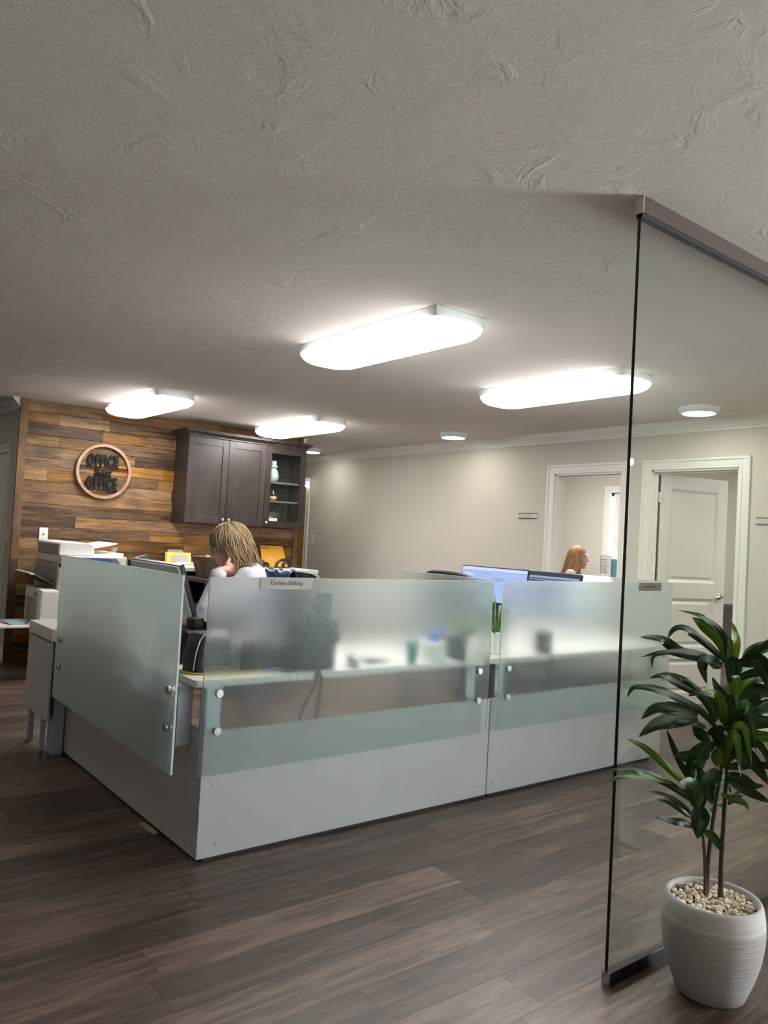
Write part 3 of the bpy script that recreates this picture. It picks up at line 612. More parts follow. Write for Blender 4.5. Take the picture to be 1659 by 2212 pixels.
# =================================================================== COPIER
cp = thing('copier', 'light grey office copier with side trays against the board wall', 'copier', (2.22, 7.2, 0))
P = lambda n, mb, m, b=0.004, par=cp: wpart(n, mb, m, par, b)
P('base_cabinet', MB().box(2.0, 2.54, 6.90, 7.60, 0.06, 0.40), PRG)
for x, y in ((2.05, 6.95), (2.48, 6.95), (2.05, 7.55), (2.48, 7.55)): P('caster', MB().lathe([(0.03, -0.012), (0.03, 0.012)], (x, y, 0.03), 14, 'X'), PRW, 0)
P('body', MB().box(1.985, 2.55, 6.88, 7.62, 0.40, 0.93), PRW, 0.012)
P('side_cover', MB().box(1.975, 1.986, 6.90, 7.60, 0.41, 0.955), PRG, 0.003)
P('side_groove', MB().box(1.9735, 1.976, 6.95, 7.45, 0.90, 0.905).box(1.9735, 1.976, 6.95, 7.55, 0.965, 0.969), PRD, 0)
P('exit_slot', MB().box(1.973, 1.977, 6.98, 7.30, 0.765, 0.80), BLACK, 0)
P('scanner_deck', MB().box(1.99, 2.55, 6.86, 7.62, 0.955, 1.03), PRW, 0.008)
P('feeder', MB().prism([(1.985, 1.032), (1.985, 1.13), (2.005, 1.145), (2.25, 1.14), (2.275, 1.125), (2.285, 1.032)], 'Y', 6.92, 7.58), PRW, 0.008)
P('feeder_side', MB().box(1.979, 1.986, 6.96, 7.56, 1.035, 1.125), PRG, 0.002)
P('feeder_tray', MB().hexa([(2.27, 6.99, 1.085), (2.50, 6.99, 1.135), (2.50, 7.5, 1.135), (2.27, 7.5, 1.085), (2.27, 6.99, 1.105), (2.51, 6.99, 1.150), (2.51, 7.5, 1.150), (2.27, 7.5, 1.105)]), PRW, 0.006)
P('catch_tray', MB().hexa([(2.28, 6.94, 1.032), (2.55, 6.94, 1.032), (2.55, 7.56, 1.032), (2.28, 7.56, 1.032), (2.28, 6.94, 1.045), (2.55, 6.94, 1.060), (2.55, 7.56, 1.060), (2.28, 7.56, 1.045)]), PRW, 0.004)
P('paper_stop', MB().hexa([(2.535, 7.15, 1.06), (2.548, 7.15, 1.06), (2.548, 7.25, 1.06), (2.535, 7.25, 1.06), (2.56, 7.15, 1.105), (2.572, 7.15, 1.105), (2.572, 7.25, 1.105), (2.56, 7.25, 1.105)]), PRG, 0)
P('control_panel', MB().hexa([(2.10, 6.70, 0.925), (2.46, 6.70, 0.925), (2.46, 6.88, 0.955), (2.10, 6.88, 0.955), (2.10, 6.69, 0.945), (2.46, 6.69, 0.945), (2.46, 6.875, 1.022), (2.10, 6.875, 1.022)]), BLACK, 0.004)
SCRB = emit('copier_display', (0.06, 0.11, 0.30), 0.35)
P('display', MB().add([(2.125, 6.7025, 0.9515), (2.40, 6.7025, 0.9515), (2.40, 6.855, 1.0150), (2.125, 6.855, 1.0150), (2.125, 6.702, 0.9505), (2.40, 6.702, 0.9505), (2.40, 6.855, 1.014), (2.125, 6.855, 1.014)], [(0, 1, 2, 3), (4, 7, 6, 5), (0, 4, 5, 1), (1, 5, 6, 2), (2, 6, 7, 3), (3, 7, 4, 0)]), SCRB, 0)
fb = P('finisher', MB().box(1.83, 1.975, 6.80, 7.30, 0.39, 0.745), PRW, 0.02)
P('finisher_panel', MB().box(1.825, 1.832, 6.90, 7.22, 0.44, 0.66), PRG, 0.004, fb)
P('finisher_label', MB().box(1.8285, 1.831, 6.90, 7.02, 0.675, 0.715), PRG, 0, fb)
P('finisher_foot', MB().box(1.80, 1.90, 6.76, 6.98, 0.37, 0.44), PRW, 0.008, fb)
P('upper_tray', MB().hexa([(1.985, 6.92, 0.762), (1.985, 7.42, 0.762), (1.80, 7.42, 0.858), (1.80, 6.92, 0.858), (1.985, 6.92, 0.775), (1.985, 7.42, 0.775), (1.80, 7.42, 0.872), (1.80, 6.92, 0.872)]), PRD, 0.003)
P('tray_lip', MB().hexa([(1.80, 6.92, 0.858), (1.80, 7.42, 0.858), (1.765, 7.42, 0.862), (1.765, 6.92, 0.862), (1.80, 6.92, 0.873), (1.80, 7.42, 0.873), (1.765, 7.42, 0.877), (1.765, 6.92, 0.877)]), PRW, 0.003)
bt = P('bypass_tray', MB().box(1.50, 1.86, 6.72, 7.18, 0.445, 0.462), PRW, 0.003)
P('tray_arm', MB().box(1.74, 1.92, 6.80, 7.12, 0.462, 0.474), PRG, 0.002, bt)
P('paper_guide', MB().hexa([(1.62, 6.80, 0.462), (1.74, 6.80, 0.462), (1.74, 7.0, 0.462), (1.62, 7.0, 0.462), (1.60, 6.80, 0.472), (1.72, 6.80, 0.472), (1.80, 7.0, 0.488), (1.58, 7.0, 0.488)]), M('guide_blue', (0.30, 0.42, 0.46), 0.4), 0.003, bt)

# =================================================================== COUNTER, WALL CABINET AND WHAT STANDS THERE
ct = thing('counter_cabinet', 'dark base cabinet with white worktop along the board wall', 'cabinet', (4.0, 7.42, 0))
wpart('body', MB().box(3.22, 4.72, 7.15, 7.738, 0.09, 0.90), ESPR, ct, bevel=0.002)
wpart('toe_kick', MB().box(3.24, 4.70, 7.21, 7.72, 0, 0.09), BLACKM, ct)
for i in range(3):
    a = 3.23+i*0.4967; dd = wpart('door', MB().box(a, a+0.488, 7.130, 7.149, 0.10, 0.885), ESPR, ct, bevel=0.002)
    wpart('knob', MB().lathe([(0.006, 0), (0.006, -0.014), (0.014, -0.017), (0.014, -0.024)], (a+0.44, 7.130, 0.83), 14, 'Y'), CHROME, dd)
wpart('worktop', MB().box(3.20, 4.755, 7.10, 7.738, 0.902, 0.940), WTOP, ct, bevel=0.003)
bk = thing('bookcase', 'low dark open bookcase under the woven basket', 'bookcase', (3.4, 6.6, 0))
wpart('top', MB().box(3.15, 3.62, 6.0, 7.095, 0.83, 0.862), ESPR, bk, bevel=0.002)
wpart('back_panel', MB().box(3.60, 3.615, 6.02, 7.09, 0.0, 0.83), BLACKM, bk)
for y in (6.01, 6.54, 7.065): wpart('side', MB().box(3.165, 3.60, y, y+0.022, 0, 0.83), ESPR, bk)
for z_ in (0.05, 0.34, 0.60): wpart('shelf', MB().box(3.18, 3.60, 6.032, 7.065, z_, z_+0.02), ESPR, bk)
single('paper_box', MB().box(-0.12, 0.12, -0.16, 0.16, 0, 0.085), M('box_grey_brown', (0.16, 0.14, 0.125), 0.8), 'grey cardboard box on a low shelf of the dark bookcase', 'box', (3.40, 6.30, 0.621))
# wall cabinet
wc = thing('wall_cabinet', 'dark brown three-door wall cabinet with one glass door', 'cabinet', (4.015, 7.58, 1.378))
CX = (3.312, 3.765, 4.212, 4.722); CY = 7.436; CZ0, CZ1 = 1.378, 2.262
wpart('side', MB().box(CX[0], CX[0]+0.018, CY, 7.738, CZ0, CZ1), ESPR, wc); wpart('side', MB().box(CX[3]-0.018, CX[3], CY, 7.738, CZ0, CZ1), ESPR, wc)
wpart('partition', MB().box(CX[2]-0.009, CX[2]+0.009, CY, 7.738, CZ0, CZ1), ESPR, wc)
wpart('bottom', MB().box(CX[0]+0.018, CX[3]-0.018, CY, 7.738, CZ0, CZ0+0.02), ESPR, wc); wpart('top', MB().box(CX[0]+0.018, CX[3]-0.018, CY, 7.738, CZ1-0.02, CZ1), ESPR, wc)
wpart('back_panel', MB().box(CX[0]+0.018, CX[3]-0.018, 7.728, 7.738, CZ0+0.02, CZ1-0.02), ESPR, wc)
SHG = M('cabinet_shelf_grey', (0.10, 0.10, 0.095), 0.5)
for z_ in (1.655, 1.862): wpart('shelf', MB().box(CX[2]+0.01, CX[3]-0.02, CY+0.03, 7.727, z_, z_+0.018), SHG, wc)
cr = [(0, 0), (0.006, 0.006), (0.006, 0.016), (0.024, 0.036), (0.044, 0.048), (0.044, 0.058), (0.050, 0.062), (0.050, 0.070), (0, 0.070)]
ring = lambda d, h: [(CX[0]-d, CY-0.02-d, CZ1+h-0.005), (CX[3]+d, CY-0.02-d, CZ1+h-0.005), (CX[3]+d, 7.738, CZ1+h-0.005), (CX[0]-d, 7.738, CZ1+h-0.005)]
wpart('crown', MB().loft([ring(d, h) for d, h in cr], cap=True, smooth=False), ESPR, wc)
for i in range(3):
    a, b = CX[i]+0.002, CX[i+1]-0.002; st = 0.066; y0, y1 = CY-0.021, CY-0.001
    mb = MB().box(a, a+st, y0, y1, CZ0+0.002, CZ1-0.006).box(b-st, b, y0, y1, CZ0+0.002, CZ1-0.006).box(a+st, b-st, y0, y1, CZ0+0.002, CZ0+0.07).box(a+st, b-st, y0, y1, CZ1-0.078, CZ1-0.006)
    if i < 2: mb.box(a+st, b-st, y0+0.009, y1-0.004, CZ0+0.07, CZ1-0.078)
    dd = wpart('door', mb, ESPR, wc, bevel=0.0015, label='glass-fronted door' if i == 2 else None)
    if i == 2: wpart('pane', MB().box(a+st, b-st, y0+0.011, y0+0.015, CZ0+0.07, CZ1-0.078), PANE, dd)
    kx = b-0.033 if i == 0 else a+0.033
    wpart('knob', MB().lathe([(0.006, 0), (0.006, -0.012), (0.015, -0.016), (0.016, -0.022), (0.010, -0.026)], (kx, y0, CZ0+0.052), 16, 'Y'), CHROME, dd)
CEL = M('vase_celadon', (0.30, 0.42, 0.36), 0.22, var=0.06, scale=30, coat=0.4)
single('vase', MB().lathe([(0.034, 0), (0.050, 0.015), (0.060, 0.05), (0.058, 0.085), (0.044, 0.125), (0.030, 0.150), (0.030, 0.156), (0.046, 0.162), (0.048, 0.170), (0.036, 0.180), (0.029, 0.195), (0.032, 0.232), (0.026, 0.232), (0.02, 0.20)], n=32), CEL, 'pale green glazed vase on the top shelf behind cabinet glass', 'vase', (4.375, 7.53, 1.8805))
gb = thing('candle_globe', 'round glass globe with a small candle on the middle cabinet shelf', 'candle holder', (4.385, 7.53, 1.6735))
part('globe', MB().lathe([(0.02, 0.0), (0.042, 0.012), (0.057, 0.05), (0.050, 0.086), (0.028, 0.108), (0.026, 0.115)], n=28, cap=False), PANE, gb)
part('candle', MB().lathe([(0.02, 0.004), (0.034, 0.012), (0.044, 0.042), (0.040, 0.046), (0.001, 0.044)], n=20), M('candle_wax', (0.75, 0.45, 0.22), 0.5), gb)
part('base', MB().lathe([(0.022, 0), (0.022, 0.004)], n=16), CHROME, gb)
pp = thing('small_potted_plant', 'small leafy plant in a white square pot at the cabinet bottom', 'potted plant', (4.375, 7.53, 1.3985))
part('pot', MB().hexa([(-0.045, -0.045, 0), (0.045, -0.045, 0), (0.045, 0.045, 0), (-0.045, 0.045, 0), (-0.052, -0.052, 0.085), (0.052, -0.052, 0.085), (0.052, 0.052, 0.085), (-0.052, 0.052, 0.085)]), PAPER, pp, bevel=0.003)
random.seed(21); mb = MB()
for k in range(110):
    a = random.uniform(0, 2*PI); rr = random.random()**0.5*0.095; c = Vector((rr*math.cos(a), rr*math.sin(a)*0.8, 0.085+random.uniform(0.0, 0.085)*(1-rr*5)+0.01))
    d = Vector((math.cos(a), math.sin(a), random.uniform(-0.4, 0.9))).normalized(); s_ = d.cross(Vector((0, 0, 1))).normalized()*0.006; l_ = random.uniform(0.014, 0.024); up = d.cross(s_).normalized()*0.002
    mb.add([c-d*l_*0.4, c+s_+up, c+d*l_, c-s_+up], [(0, 1, 2), (0, 2, 3)])
    mb.add([(0, 0, 0.08), c, c+Vector((0.0015, 0, 0))], [(0, 1, 2)])
part('foliage', mb, M('tiny_leaves', (0.16, 0.24, 0.14), 0.6, var=0.4, scale=40), pp, kind='stuff')
# round sign
sg = thing('round_sign', 'round wooden ring sign with black OFFICE lettering on the board wall', 'sign', (2.578, 7.722, 1.828))
n = 64; ro, ri = 0.268, 0.240
mb = MB(); rings = []
for r_, y in ((ro, 0.0), (ro, -0.030), (ri, -0.030), (ri, 0.0), (ro, 0.0)):
    rings.append([(r_*math.cos(2*PI*k/n), y, r_*math.sin(2*PI*k/n)) for k in range(n)])
for k in range(4): mb.loft([rings[k], rings[k+1]], cap=False, smooth=False)
part('ring', mb, RINGW, sg)
part('bar', MB().box(-0.243, 0.243, -0.020, -0.006, 0.030, 0.044), SIGNB, sg)
part('bar', MB().box(-0.170, 0.170, -0.020, -0.006, -0.190, -0.176), SIGNB, sg)
def letters(par, txt, w_, h_, cx, cz, **kw):
    """each letter is a part of its own"""
    me = text_mesh(txt, w_, h_, 0.014, **kw); bm = bmesh.new(); bm.from_mesh(me)
    # split into loose pieces
    seen = set(); groups = []
    bm.verts.ensure_lookup_table()
    for v in bm.verts:
        if v.index in seen: continue
        st = [v]; seen.add(v.index); g = []
        while st:
            q = st.pop(); g.append(q.index)
            for e_ in q.link_edges:
                u = e_.other_vert(q)
                if u.index not in seen: seen.add(u.index); st.append(u)
        groups.append(set(g))
    for g in groups:
        mp = {}; vs = []; fs = []
        for f in bm.faces:
            if f.verts[0].index in g:
                ff = []
                for v in f.verts:
                    if v.index not in mp: mp[v.index] = len(vs); vs.append((v.co.x+cx, v.co.y-0.006, v.co.z+cz))
                    ff.append(mp[v.index])
                fs.append(ff)
        part('letter', MB().add(vs, fs), SIGNB, par)
    bm.free()
letters(sg, 'OFFICE', 0.30, 0.128, -0.012, 0.105, bold=0.048, space=1.16)
letters(sg, 'OFFICE', 0.30, 0.128, -0.012, -0.115, bold=0.048, space=1.16)
wm = text_mesh('Sweet', 0.175, 0.085, 0.010, bold=0.022, shear=0.35, space=0.86)
o = link('script_word', wm, SIGNB, sg); o.location = (-0.005, -0.006, -0.010)
# ---- on the counter
fo = thing('file_sorter', 'grey wire file sorter holding yellow folders behind the basket', 'file sorter', (3.36, 7.55, 0.941))
for y in (0.0, 0.07, 0.14):
    part('divider', MB().prism(R2(-0.085, 0.085, 0.0, 0.15 if y > 0.1 else 0.10, 0.02, 4), 'Y', y-0.002, y+0.002), M('sorter_grey', (0.42, 0.42, 0.38), 0.5), fo)
part('base', MB().box(-0.09, 0.09, -0.01, 0.15, 0, 0.004), ALU, fo)
for k, (y, x0, h_) in enumerate(((0.03, -0.13, 0.115), (0.045, -0.11, 0.12), (0.10, -0.12, 0.118))):
    single('folder', MB().hexa([(x0, 0, 0), (x0+0.25, 0, 0), (x0+0.25, 0.006, 0), (x0, 0.006, 0), (x0, 0.004, h_), (x0+0.24, 0.004, h_), (x0+0.24, 0.012, h_), (x0, 0.012, h_)]), YELLOW,
           ('front yellow paper folder in the grey file sorter', 'second yellow paper folder in the grey file sorter', 'rear yellow paper folder in the grey file sorter')[k], 'folder', (3.36, 7.55+y, 0.9455), 0, 'yellow folders in the sorter')
ps = thing('paper_stack', 'stack of white papers on the counter beside the woven basket', 'papers', (3.31, 7.24, 0.9405))
for k in range(5): part('sheet_bundle', MB().box(-0.10+0.004*k, 0.11+0.003*k, -0.11, 0.11, k*0.008, k*0.008+0.0075), PAPER, ps)
# woven basket: interlaced strands
bs = thing('woven_basket', 'brown woven basket with papers on the dark bookcase', 'basket', (3.42, 6.90, 0.8625))
WICK = M('wicker', (0.115, 0.072, 0.04), 0.7, var=0.35, scale=40, bump=0.6, bscale=120)
mb = MB(); nst = 44
def bk_xy(t, z_):
    k = 0.74+0.26*z_/0.19; a = 2*PI*t
    c, s_ = math.cos(a), math.sin(a); e_ = 0.35
    return (0.19*k*math.copysign(abs(c)**e_, c), 0.13*k*math.copysign(abs(s_)**e_, s_))
for row in range(15):
    z_ = 0.008+row*0.0125; pts = []
    for k in range(nst*2+1):
        x, y = bk_xy(k/(nst*2), z_); off = 1+(0.022 if (k+row) % 2 else -0.012)
        pts.append((x*off, y*off, z_))
    mb.tube(pts, 0.0064, 5, cap=False)
part('weave', mb, WICK, bs)
mb = MB()
for k in range(nst):
    x, y = bk_xy(k/nst, 0); x2, y2 = bk_xy(k/nst, 0.19); mb.tube([(x, y, 0), (x2, y2, 0.19)], 0.004, 5)
part('stakes', mb, WICK, bs)
part('rim', MB().tube([(*bk_xy(k/64, 0.19), 0.193) for k in range(65)], 0.0085, 6, cap=False), WICK, bs)
part('bottom', MB().box(-0.13, 0.13, -0.09, 0.09, 0.001, 0.006), WICK, bs)
for k, (x, y, m_, a, lab) in enumerate(((-0.03, 0.0, PAPER, 0.2, 'white sheet of paper leaning in the woven basket'), (0.02, 0.03, ORANGE, -0.15, 'orange folded paper sticking out of the woven basket'), (0.06, -0.03, PAPER, 0.1, 'white folded paper low in the woven basket'))):
    o = single('paper_sheet', MB().hexa([(-0.10, 0, 0), (0.10, 0, 0), (0.10, 0.003, 0), (-0.10, 0.003, 0), (-0.095, 0.03, 0.185+0.02*(k == 1)), (0.095, 0.03, 0.165+0.03*(k == 0)), (0.095, 0.034, 0.165+0.03*(k == 0)), (-0.095, 0.034, 0.185+0.02*(k == 1))]), m_, lab, 'paper', (3.445+x*0.4, 6.90+y, 0.872), a*0.4, 'papers in the basket')
# orange folder leaning on the wall
og = thing('orange_folder', 'bright orange folder leaning upright against the board wall', 'folder', (4.525, 7.64, 0.941))
part('cover', MB().hexa([(-0.155, -0.008, 0), (0.165, -0.008, 0), (0.165, 0.0, 0), (-0.155, 0.0, 0), (-0.170, 0.055, 0.232), (0.120, 0.055, 0.232), (0.120, 0.062, 0.232), (-0.170, 0.062, 0.232)]), ORANGE, og)
o = link('lettering', text_mesh('LO', 0.05, 0.026, 0.0006), LACE, og); o.location = (-0.06, 0.0125, 0.095); o.rotation_euler = (-0.265, 0, 0)
o = part('printed_mark', MB().box(-0.045, 0.045, -0.0008, 0, -0.004, 0.004).lathe([(0.008, -0.0008), (0.008, 0)], (-0.065, 0, -0.003), 12, 'Y'), M('folder_print', (0.45, 0.22, 0.02), 0.6), og); o.location = (-0.095, 0.0415, 0.205); o.rotation_euler = (-0.265, 0, 0)
hp = thing('hole_punch', 'black hole punch with a loop handle on the white counter', 'hole punch', (4.46, 7.40, 0.9405), 0.1)
part('base', MB().box(-0.075, 0.11, -0.035, 0.035, 0, 0.012), BLACK, hp, bevel=0.004)
part('handle', MB().tube([(-0.065, 0, 0.012), (-0.055, 0, 0.05), (-0.03, 0, 0.075), (0.03, 0, 0.092), (0.065, 0, 0.092), (0.06, 0, 0.07), (0.035, 0, 0.04), (0.03, 0, 0.012)], [0.017, 0.017, 0.016, 0.015, 0.018, 0.019, 0.019, 0.019], 8), BLACK, hp)
td = thing('tape_dispenser', 'black tape dispenser with a clear roll on the counter by the orange folder', 'tape dispenser', (4.23, 7.42, 0.9405))
part('body', MB().prism([(-0.085, 0), (0.085, 0), (0.085, 0.04), (0.06, 0.062), (0.03, 0.03), (-0.02, 0.028), (-0.05, 0.06), (-0.085, 0.05)], 'Y', -0.03, 0.03), BLACK, td, bevel=0.003)
part('tape_roll', MB().lathe([(0.014, -0.012), (0.030, -0.012), (0.030, 0.012), (0.014, 0.012), (0.014, -0.012)], (0.005, 0, 0.055), 24, 'Y', cap=False), DKGREY, td)
sb_ = thing('sconce_lamp', 'tiny pair of glowing bulbs beside the wall cabinet end', 'lamp', (XF-0.03, 9.315, 2.02))
part('stem', MB().box(-0.006, 0.03, -0.01, 0.01, -0.05, 0.05), CHROME, sb_)
for z_, r_ in ((0.03, 0.014), (-0.012, 0.021)): part('bulb', MB().ball((-0.012, 0, z_), r_), emit('sconce_bulb', (1, 0.93, 0.78), 14), sb_)
# =================================================================== MONITORS
def monitor(label, loc, rz, w_, h_, top, tilt, scr, back, lines=(), group=None, stand=True):
    """loc = foot on the desk; screen faces local -Y"""
    t = thing('monitor', label, 'monitor', loc, rz, group)
    hz = top-loc[2]-h_*math.cos(tilt)/2
    hp_ = bpy.data.objects.new('display', None)
    mb = MB().box(-w_/2, w_/2, -0.012, 0.012, -h_/2, h_/2)
    hd_ = part('casing', mb, BLACK, t, bevel=0.003); hd_.location = (0, 0, hz); hd_.rotation_euler = (-tilt, 0, 0)
    part('back_cover', MB().loft([[(x, 0.0125, z_) for x, z_ in R2(-w_/2+0.003, w_/2-0.003, -h_/2+0.003, h_/2-0.003, 0.01, 3)], [(x, 0.022, z_) for x, z_ in R2(-w_/2+0.005, w_/2-0.005, -h_/2+0.005, h_/2-0.005, 0.01, 3)]]), back, hd_)
    part('screen', MB().box(-w_/2+0.008, w_/2-0.008, -0.0135, -0.012, -h_/2+0.016, h_/2-0.008), scr, hd_)
    for x0, x1, z0, z1, m_ in lines:
        part('window_bar', MB().box((x0-0.5)*w_*0.97, (x1-0.5)*w_*0.97, -0.0142, -0.0136, (z0-0.5)*h_*0.92+0.004, (z1-0.5)*h_*0.92+0.004), m_, hd_)
    part('neck', MB().box(-0.03, 0.03, 0.030, 0.052, 0.01, hz+0.03), DKGREY, t, bevel=0.004)
    part('foot', MB().prism(R2(-0.12, 0.12, -0.08, 0.11, 0.03, 4), 'Z', 0.0005, 0.012), DKGREY, t, bevel=0.002)
    return t
SB1 = emit('screen_page_blue', (0.42, 0.54, 0.90), 0.43); SB2 = emit('screen_sheet', (0.42, 0.50, 0.74), 0.34)
SDK = emit('screen_toolbar', (0.055, 0.075, 0.11), 0.4); SMID = emit('screen_lines', (0.24, 0.31, 0.55), 0.4); SLT = emit('screen_light', (0.60, 0.72, 0.98), 0.45); SOFF = emit('screen_dim', (0.13, 0.17, 0.22), 0.35)
BKG = M('monitor_back_grey', (0.60, 0.61, 0.62), 0.45, var=0.03)
ln = [(0.0, 1.0, 0.90, 0.985, SLT), (0.0, 1.0, 0.885, 0.895, SMID), (0.03, 0.18, 0.74, 0.80, SLT), (0.205, 0.207, 0.0, 0.88, SMID), (0.06, 0.18, 0.60, 0.63, SMID), (0.23, 0.45, 0.80, 0.815, SMID), (0.50, 0.70, 0.66, 0.685, SMID), (0.57, 0.62, 0.60, 0.615, SMID), (0.23, 0.95, 0.72, 0.726, SMID), (0.28, 0.55, 0.50, 0.51, SMID), (0.60, 0.80, 0.45, 0.46, SMID), (0.62, 0.78, 0.38, 0.39, SMID)]
monitor('wide monitor with a bright pale blue page, behind the desk gap', (4.44, 4.21, 0.7155), -PI/2, 0.70, 0.285, 1.147, 0.15, SB1, BKG, ln)
ln = [(0.0, 1.0, 0.90, 1.0, SDK), (0.0, 1.0, 0.80, 0.84, SOFF), (0.0, 1.0, 0.66, 0.78, SDK), (0.02, 0.10, 0.69, 0.74, SLT), (0.86, 0.97, 0.70, 0.74, SLT), (0.05, 0.8, 0.5, 0.506, SMID), (0.05, 0.9, 0.36, 0.366, SMID)]
monitor('monitor with dark toolbars beside the bright blue page', (4.42, 3.62, 0.7155), -PI/2-0.03, 0.475, 0.285, 1.144, 0.30, SB2, BKG, ln)
monitor('light grey monitor back rising above the side screen', (1.60, 3.78, 0.7155), PI/2, 0.62, 0.285, 1.145, 0.33, SB2, BKG)
monitor('dark angled monitor seen nearly edge-on behind the light grey one', (1.74, 4.45, 0.7155), math.radians(62.7), 0.78, 0.29, 1.137, 0.12, SOFF, BKG)
# =================================================================== OFFICE CHAIRS
def arc_back(w_, z0, z1, y0, dep, t, lean=0.08, n=9, m_=6, roundtop=0.04):
    mb = MB(); fr = []; bk_ = []
    for j in range(m_+1):
        v = j/m_; row = []; row2 = []
        for i in range(n+1):
            u = -1+2*i/n; ww = w_/2*(1-0.10*(1-v))*(1 if v < 0.9 else 0.97)
            z_ = z0+(z1-z0)*v-roundtop*(u**4)*v
            y = y0-lean*v+dep*(u*u)*1.0
            row.append((u*ww, y, z_)); row2.append((u*ww, y-t, z_))
        fr.append(row); bk_.append(row2)
    rings = [a+b[::-1] for a, b in zip(fr, bk_)]
    return mb.loft(rings)
def chair(label, loc, rz, top=1.08, w_=0.48, mat=MESHB, group='black office chairs', arms=True):
    """faces local +Y"""
    t = thing('office_chair', label, 'chair', loc, rz, group)
    part('seat', MB().loft([[(x, y, z_) for x, y in R2(-0.24+d, 0.24-d, -0.22+d, 0.25-d, 0.07, 5)] for d, z_ in ((0.03, 0.415), (0.0, 0.43), (0.0, 0.455), (0.02, 0.475))]), mat, t)
    part('backrest', arc_back(w_, 0.56, top, -0.20, 0.07, 0.025), mat, t)
    part('back_frame', MB().tube([(x*w_/2, -0.225-0.08*1+0.07*x*x, top-0.035*x**4+0.004) for x in [-1+0.1*i for i in range(21)]], 0.011, 8), DKGREY, t)
    part('back_spine', MB().tube([(0, -0.08, 0.41), (0, -0.24, 0.42), (0, -0.27, 0.55), (0, -0.295, 0.9)], 0.02, 8), BLACK, t)
    if arms:
        for s_ in (-1, 1):
            a = part('armrest', MB().loft([[(x+s_*0.285, y, z_) for x, y in R2(-0.04, 0.04, -0.13, 0.13, 0.03, 4)] for z_ in (0.655, 0.68)]), BLACK, t, bevel=0.003)
            part('arm_post', MB().tube([(s_*0.285, 0, 0.66), (s_*0.285, 0, 0.44), (s_*0.2, 0, 0.42)], 0.016, 8), BLACK, a)
    part('gas_column', MB().lathe([(0.028, 0.09), (0.028, 0.25), (0.018, 0.25), (0.018, 0.42)], n=14), DKGREY, t)
    for k in range(5):
        a = 2*PI*k/5+0.3; lg = part('base_leg', MB().tube([(0, 0, 0.10), (0.15*math.cos(a), 0.15*math.sin(a), 0.095), (0.30*math.cos(a), 0.30*math.sin(a), 0.07)], [0.03, 0.024, 0.018], 8), BLACK, t)
        part('caster', MB().lathe([(0.025, -0.02), (0.028, 0.0), (0.025, 0.02)], (0.30*math.cos(a), 0.30*math.sin(a), 0.0285), 12, 'X'), BLACK, lg)
    return t
ch1 = chair('black office chair holding the seated person in pale sweater', (2.215, 3.89, 0), PI/2, 1.085, 0.50)
chair('black office chair at the empty desk, only its curved top showing', (3.72, 3.68, 0), -PI/2, 1.125, 0.46)
chair('dark high-backed chair behind the open office door', (7.50, 3.66, 0), -PI/2, 0.87, 0.5, M('chair_leather', (0.035, 0.028, 0.027), 0.35, var=0.1), group=None, arms=False)
chair('black chair top behind the long-haired person', (7.30, 5.86, 0), math.radians(-128), 1.115, 0.48)
# navy garment hung over the chair back, lace edge
nv = thing('navy_jacket', 'navy garment with cream lace edge over the chair back', 'garment', (2.46, 4.02, 1.0))
rows_ = []
for j in range(9):
    v = j/8; a = []
    for i in range(15):
        u = i/14; y = -0.09+0.27*u
        if v < 0.5: p = (-0.035+0.01*math.sin(9*u+2), y, -0.22+0.30*v/0.5)
        else: p = (-0.035+0.085*(v-0.5)/0.5+0.008*math.sin(11*u), y, 0.08+0.025*math.sin(PI*(v-0.5)/0.5)-0.26*max(0, (v-0.75)/0.25)**1)
        a.append((p[0], p[1], p[2]+0.008*math.sin(14*u)))
    rows_.append(a)
mb = MB()
mb.loft([r_+[(x+0.006, y, z_-0.004) for x, y, z_ in r_[::-1]] for r_ in rows_])
part('cloth', mb, NAVY, nv)
mb = MB()
for i in range(24):
    u = i/23; y = -0.09+0.27*u; mb.ball((-0.030+0.008*math.sin(9*u+2), y, 0.094+0.008*math.sin(14*u)+0.003*(i % 2)), (0.005, 0.0065, 0.0055), 8, 6)
part('lace_edge', mb, LACE, nv)
# =================================================================== THINGS ON THE DESKS
T = 0.7155
# black rounded document scanner in the corner
sn = thing('document_scanner', 'black rounded desktop scanner at the desk corner gap', 'scanner', (1.535, 3.10, T), 0.15)
part('body', MB().loft([[(x, y, z_) for x, y in R2(-0.095+d, 0.095-d*0.4, -0.065+e_, 0.065-d*0.3, 0.025, 5)] for d, e_, z_ in ((0.0, 0.0, 0.0), (0.0, 0.0, 0.06), (0.012, 0.008, 0.115), (0.024, 0.018, 0.148), (0.04, 0.035, 0.158))]), BLACK, sn)
part('trim_line', MB().tube([(-0.098, -0.04, 0.01), (-0.094, -0.045, 0.08), (-0.078, -0.045, 0.135), (-0.058, -0.043, 0.158), (0.0, -0.041, 0.163), (0.05, -0.04, 0.163)], 0.0028, 6), STEEL, sn)
part('paper_slot', MB().box(-0.07, 0.08, -0.068, -0.064, 0.07, 0.078), DKGREY, sn)
dv = thing('label_printer', 'black boxy device with raised block behind the desk scanner', 'label printer', (1.60, 3.36, T), 0.1)
part('body', MB().hexa([(-0.11, -0.09, 0), (0.10, -0.09, 0), (0.10, 0.09, 0), (-0.11, 0.09, 0), (-0.10, -0.075, 0.14), (0.09, -0.075, 0.14), (0.09, 0.08, 0.16), (-0.10, 0.08, 0.16)]), BLACK, dv, bevel=0.008)
part('block', MB().box(-0.045, 0.02, -0.03, 0.03, 0.145, 0.195), BLACK, dv, bevel=0.008)
part('lid_stripe', MB().box(-0.103, 0.092, -0.082, -0.076, 0.10, 0.108), DKGREY, dv)
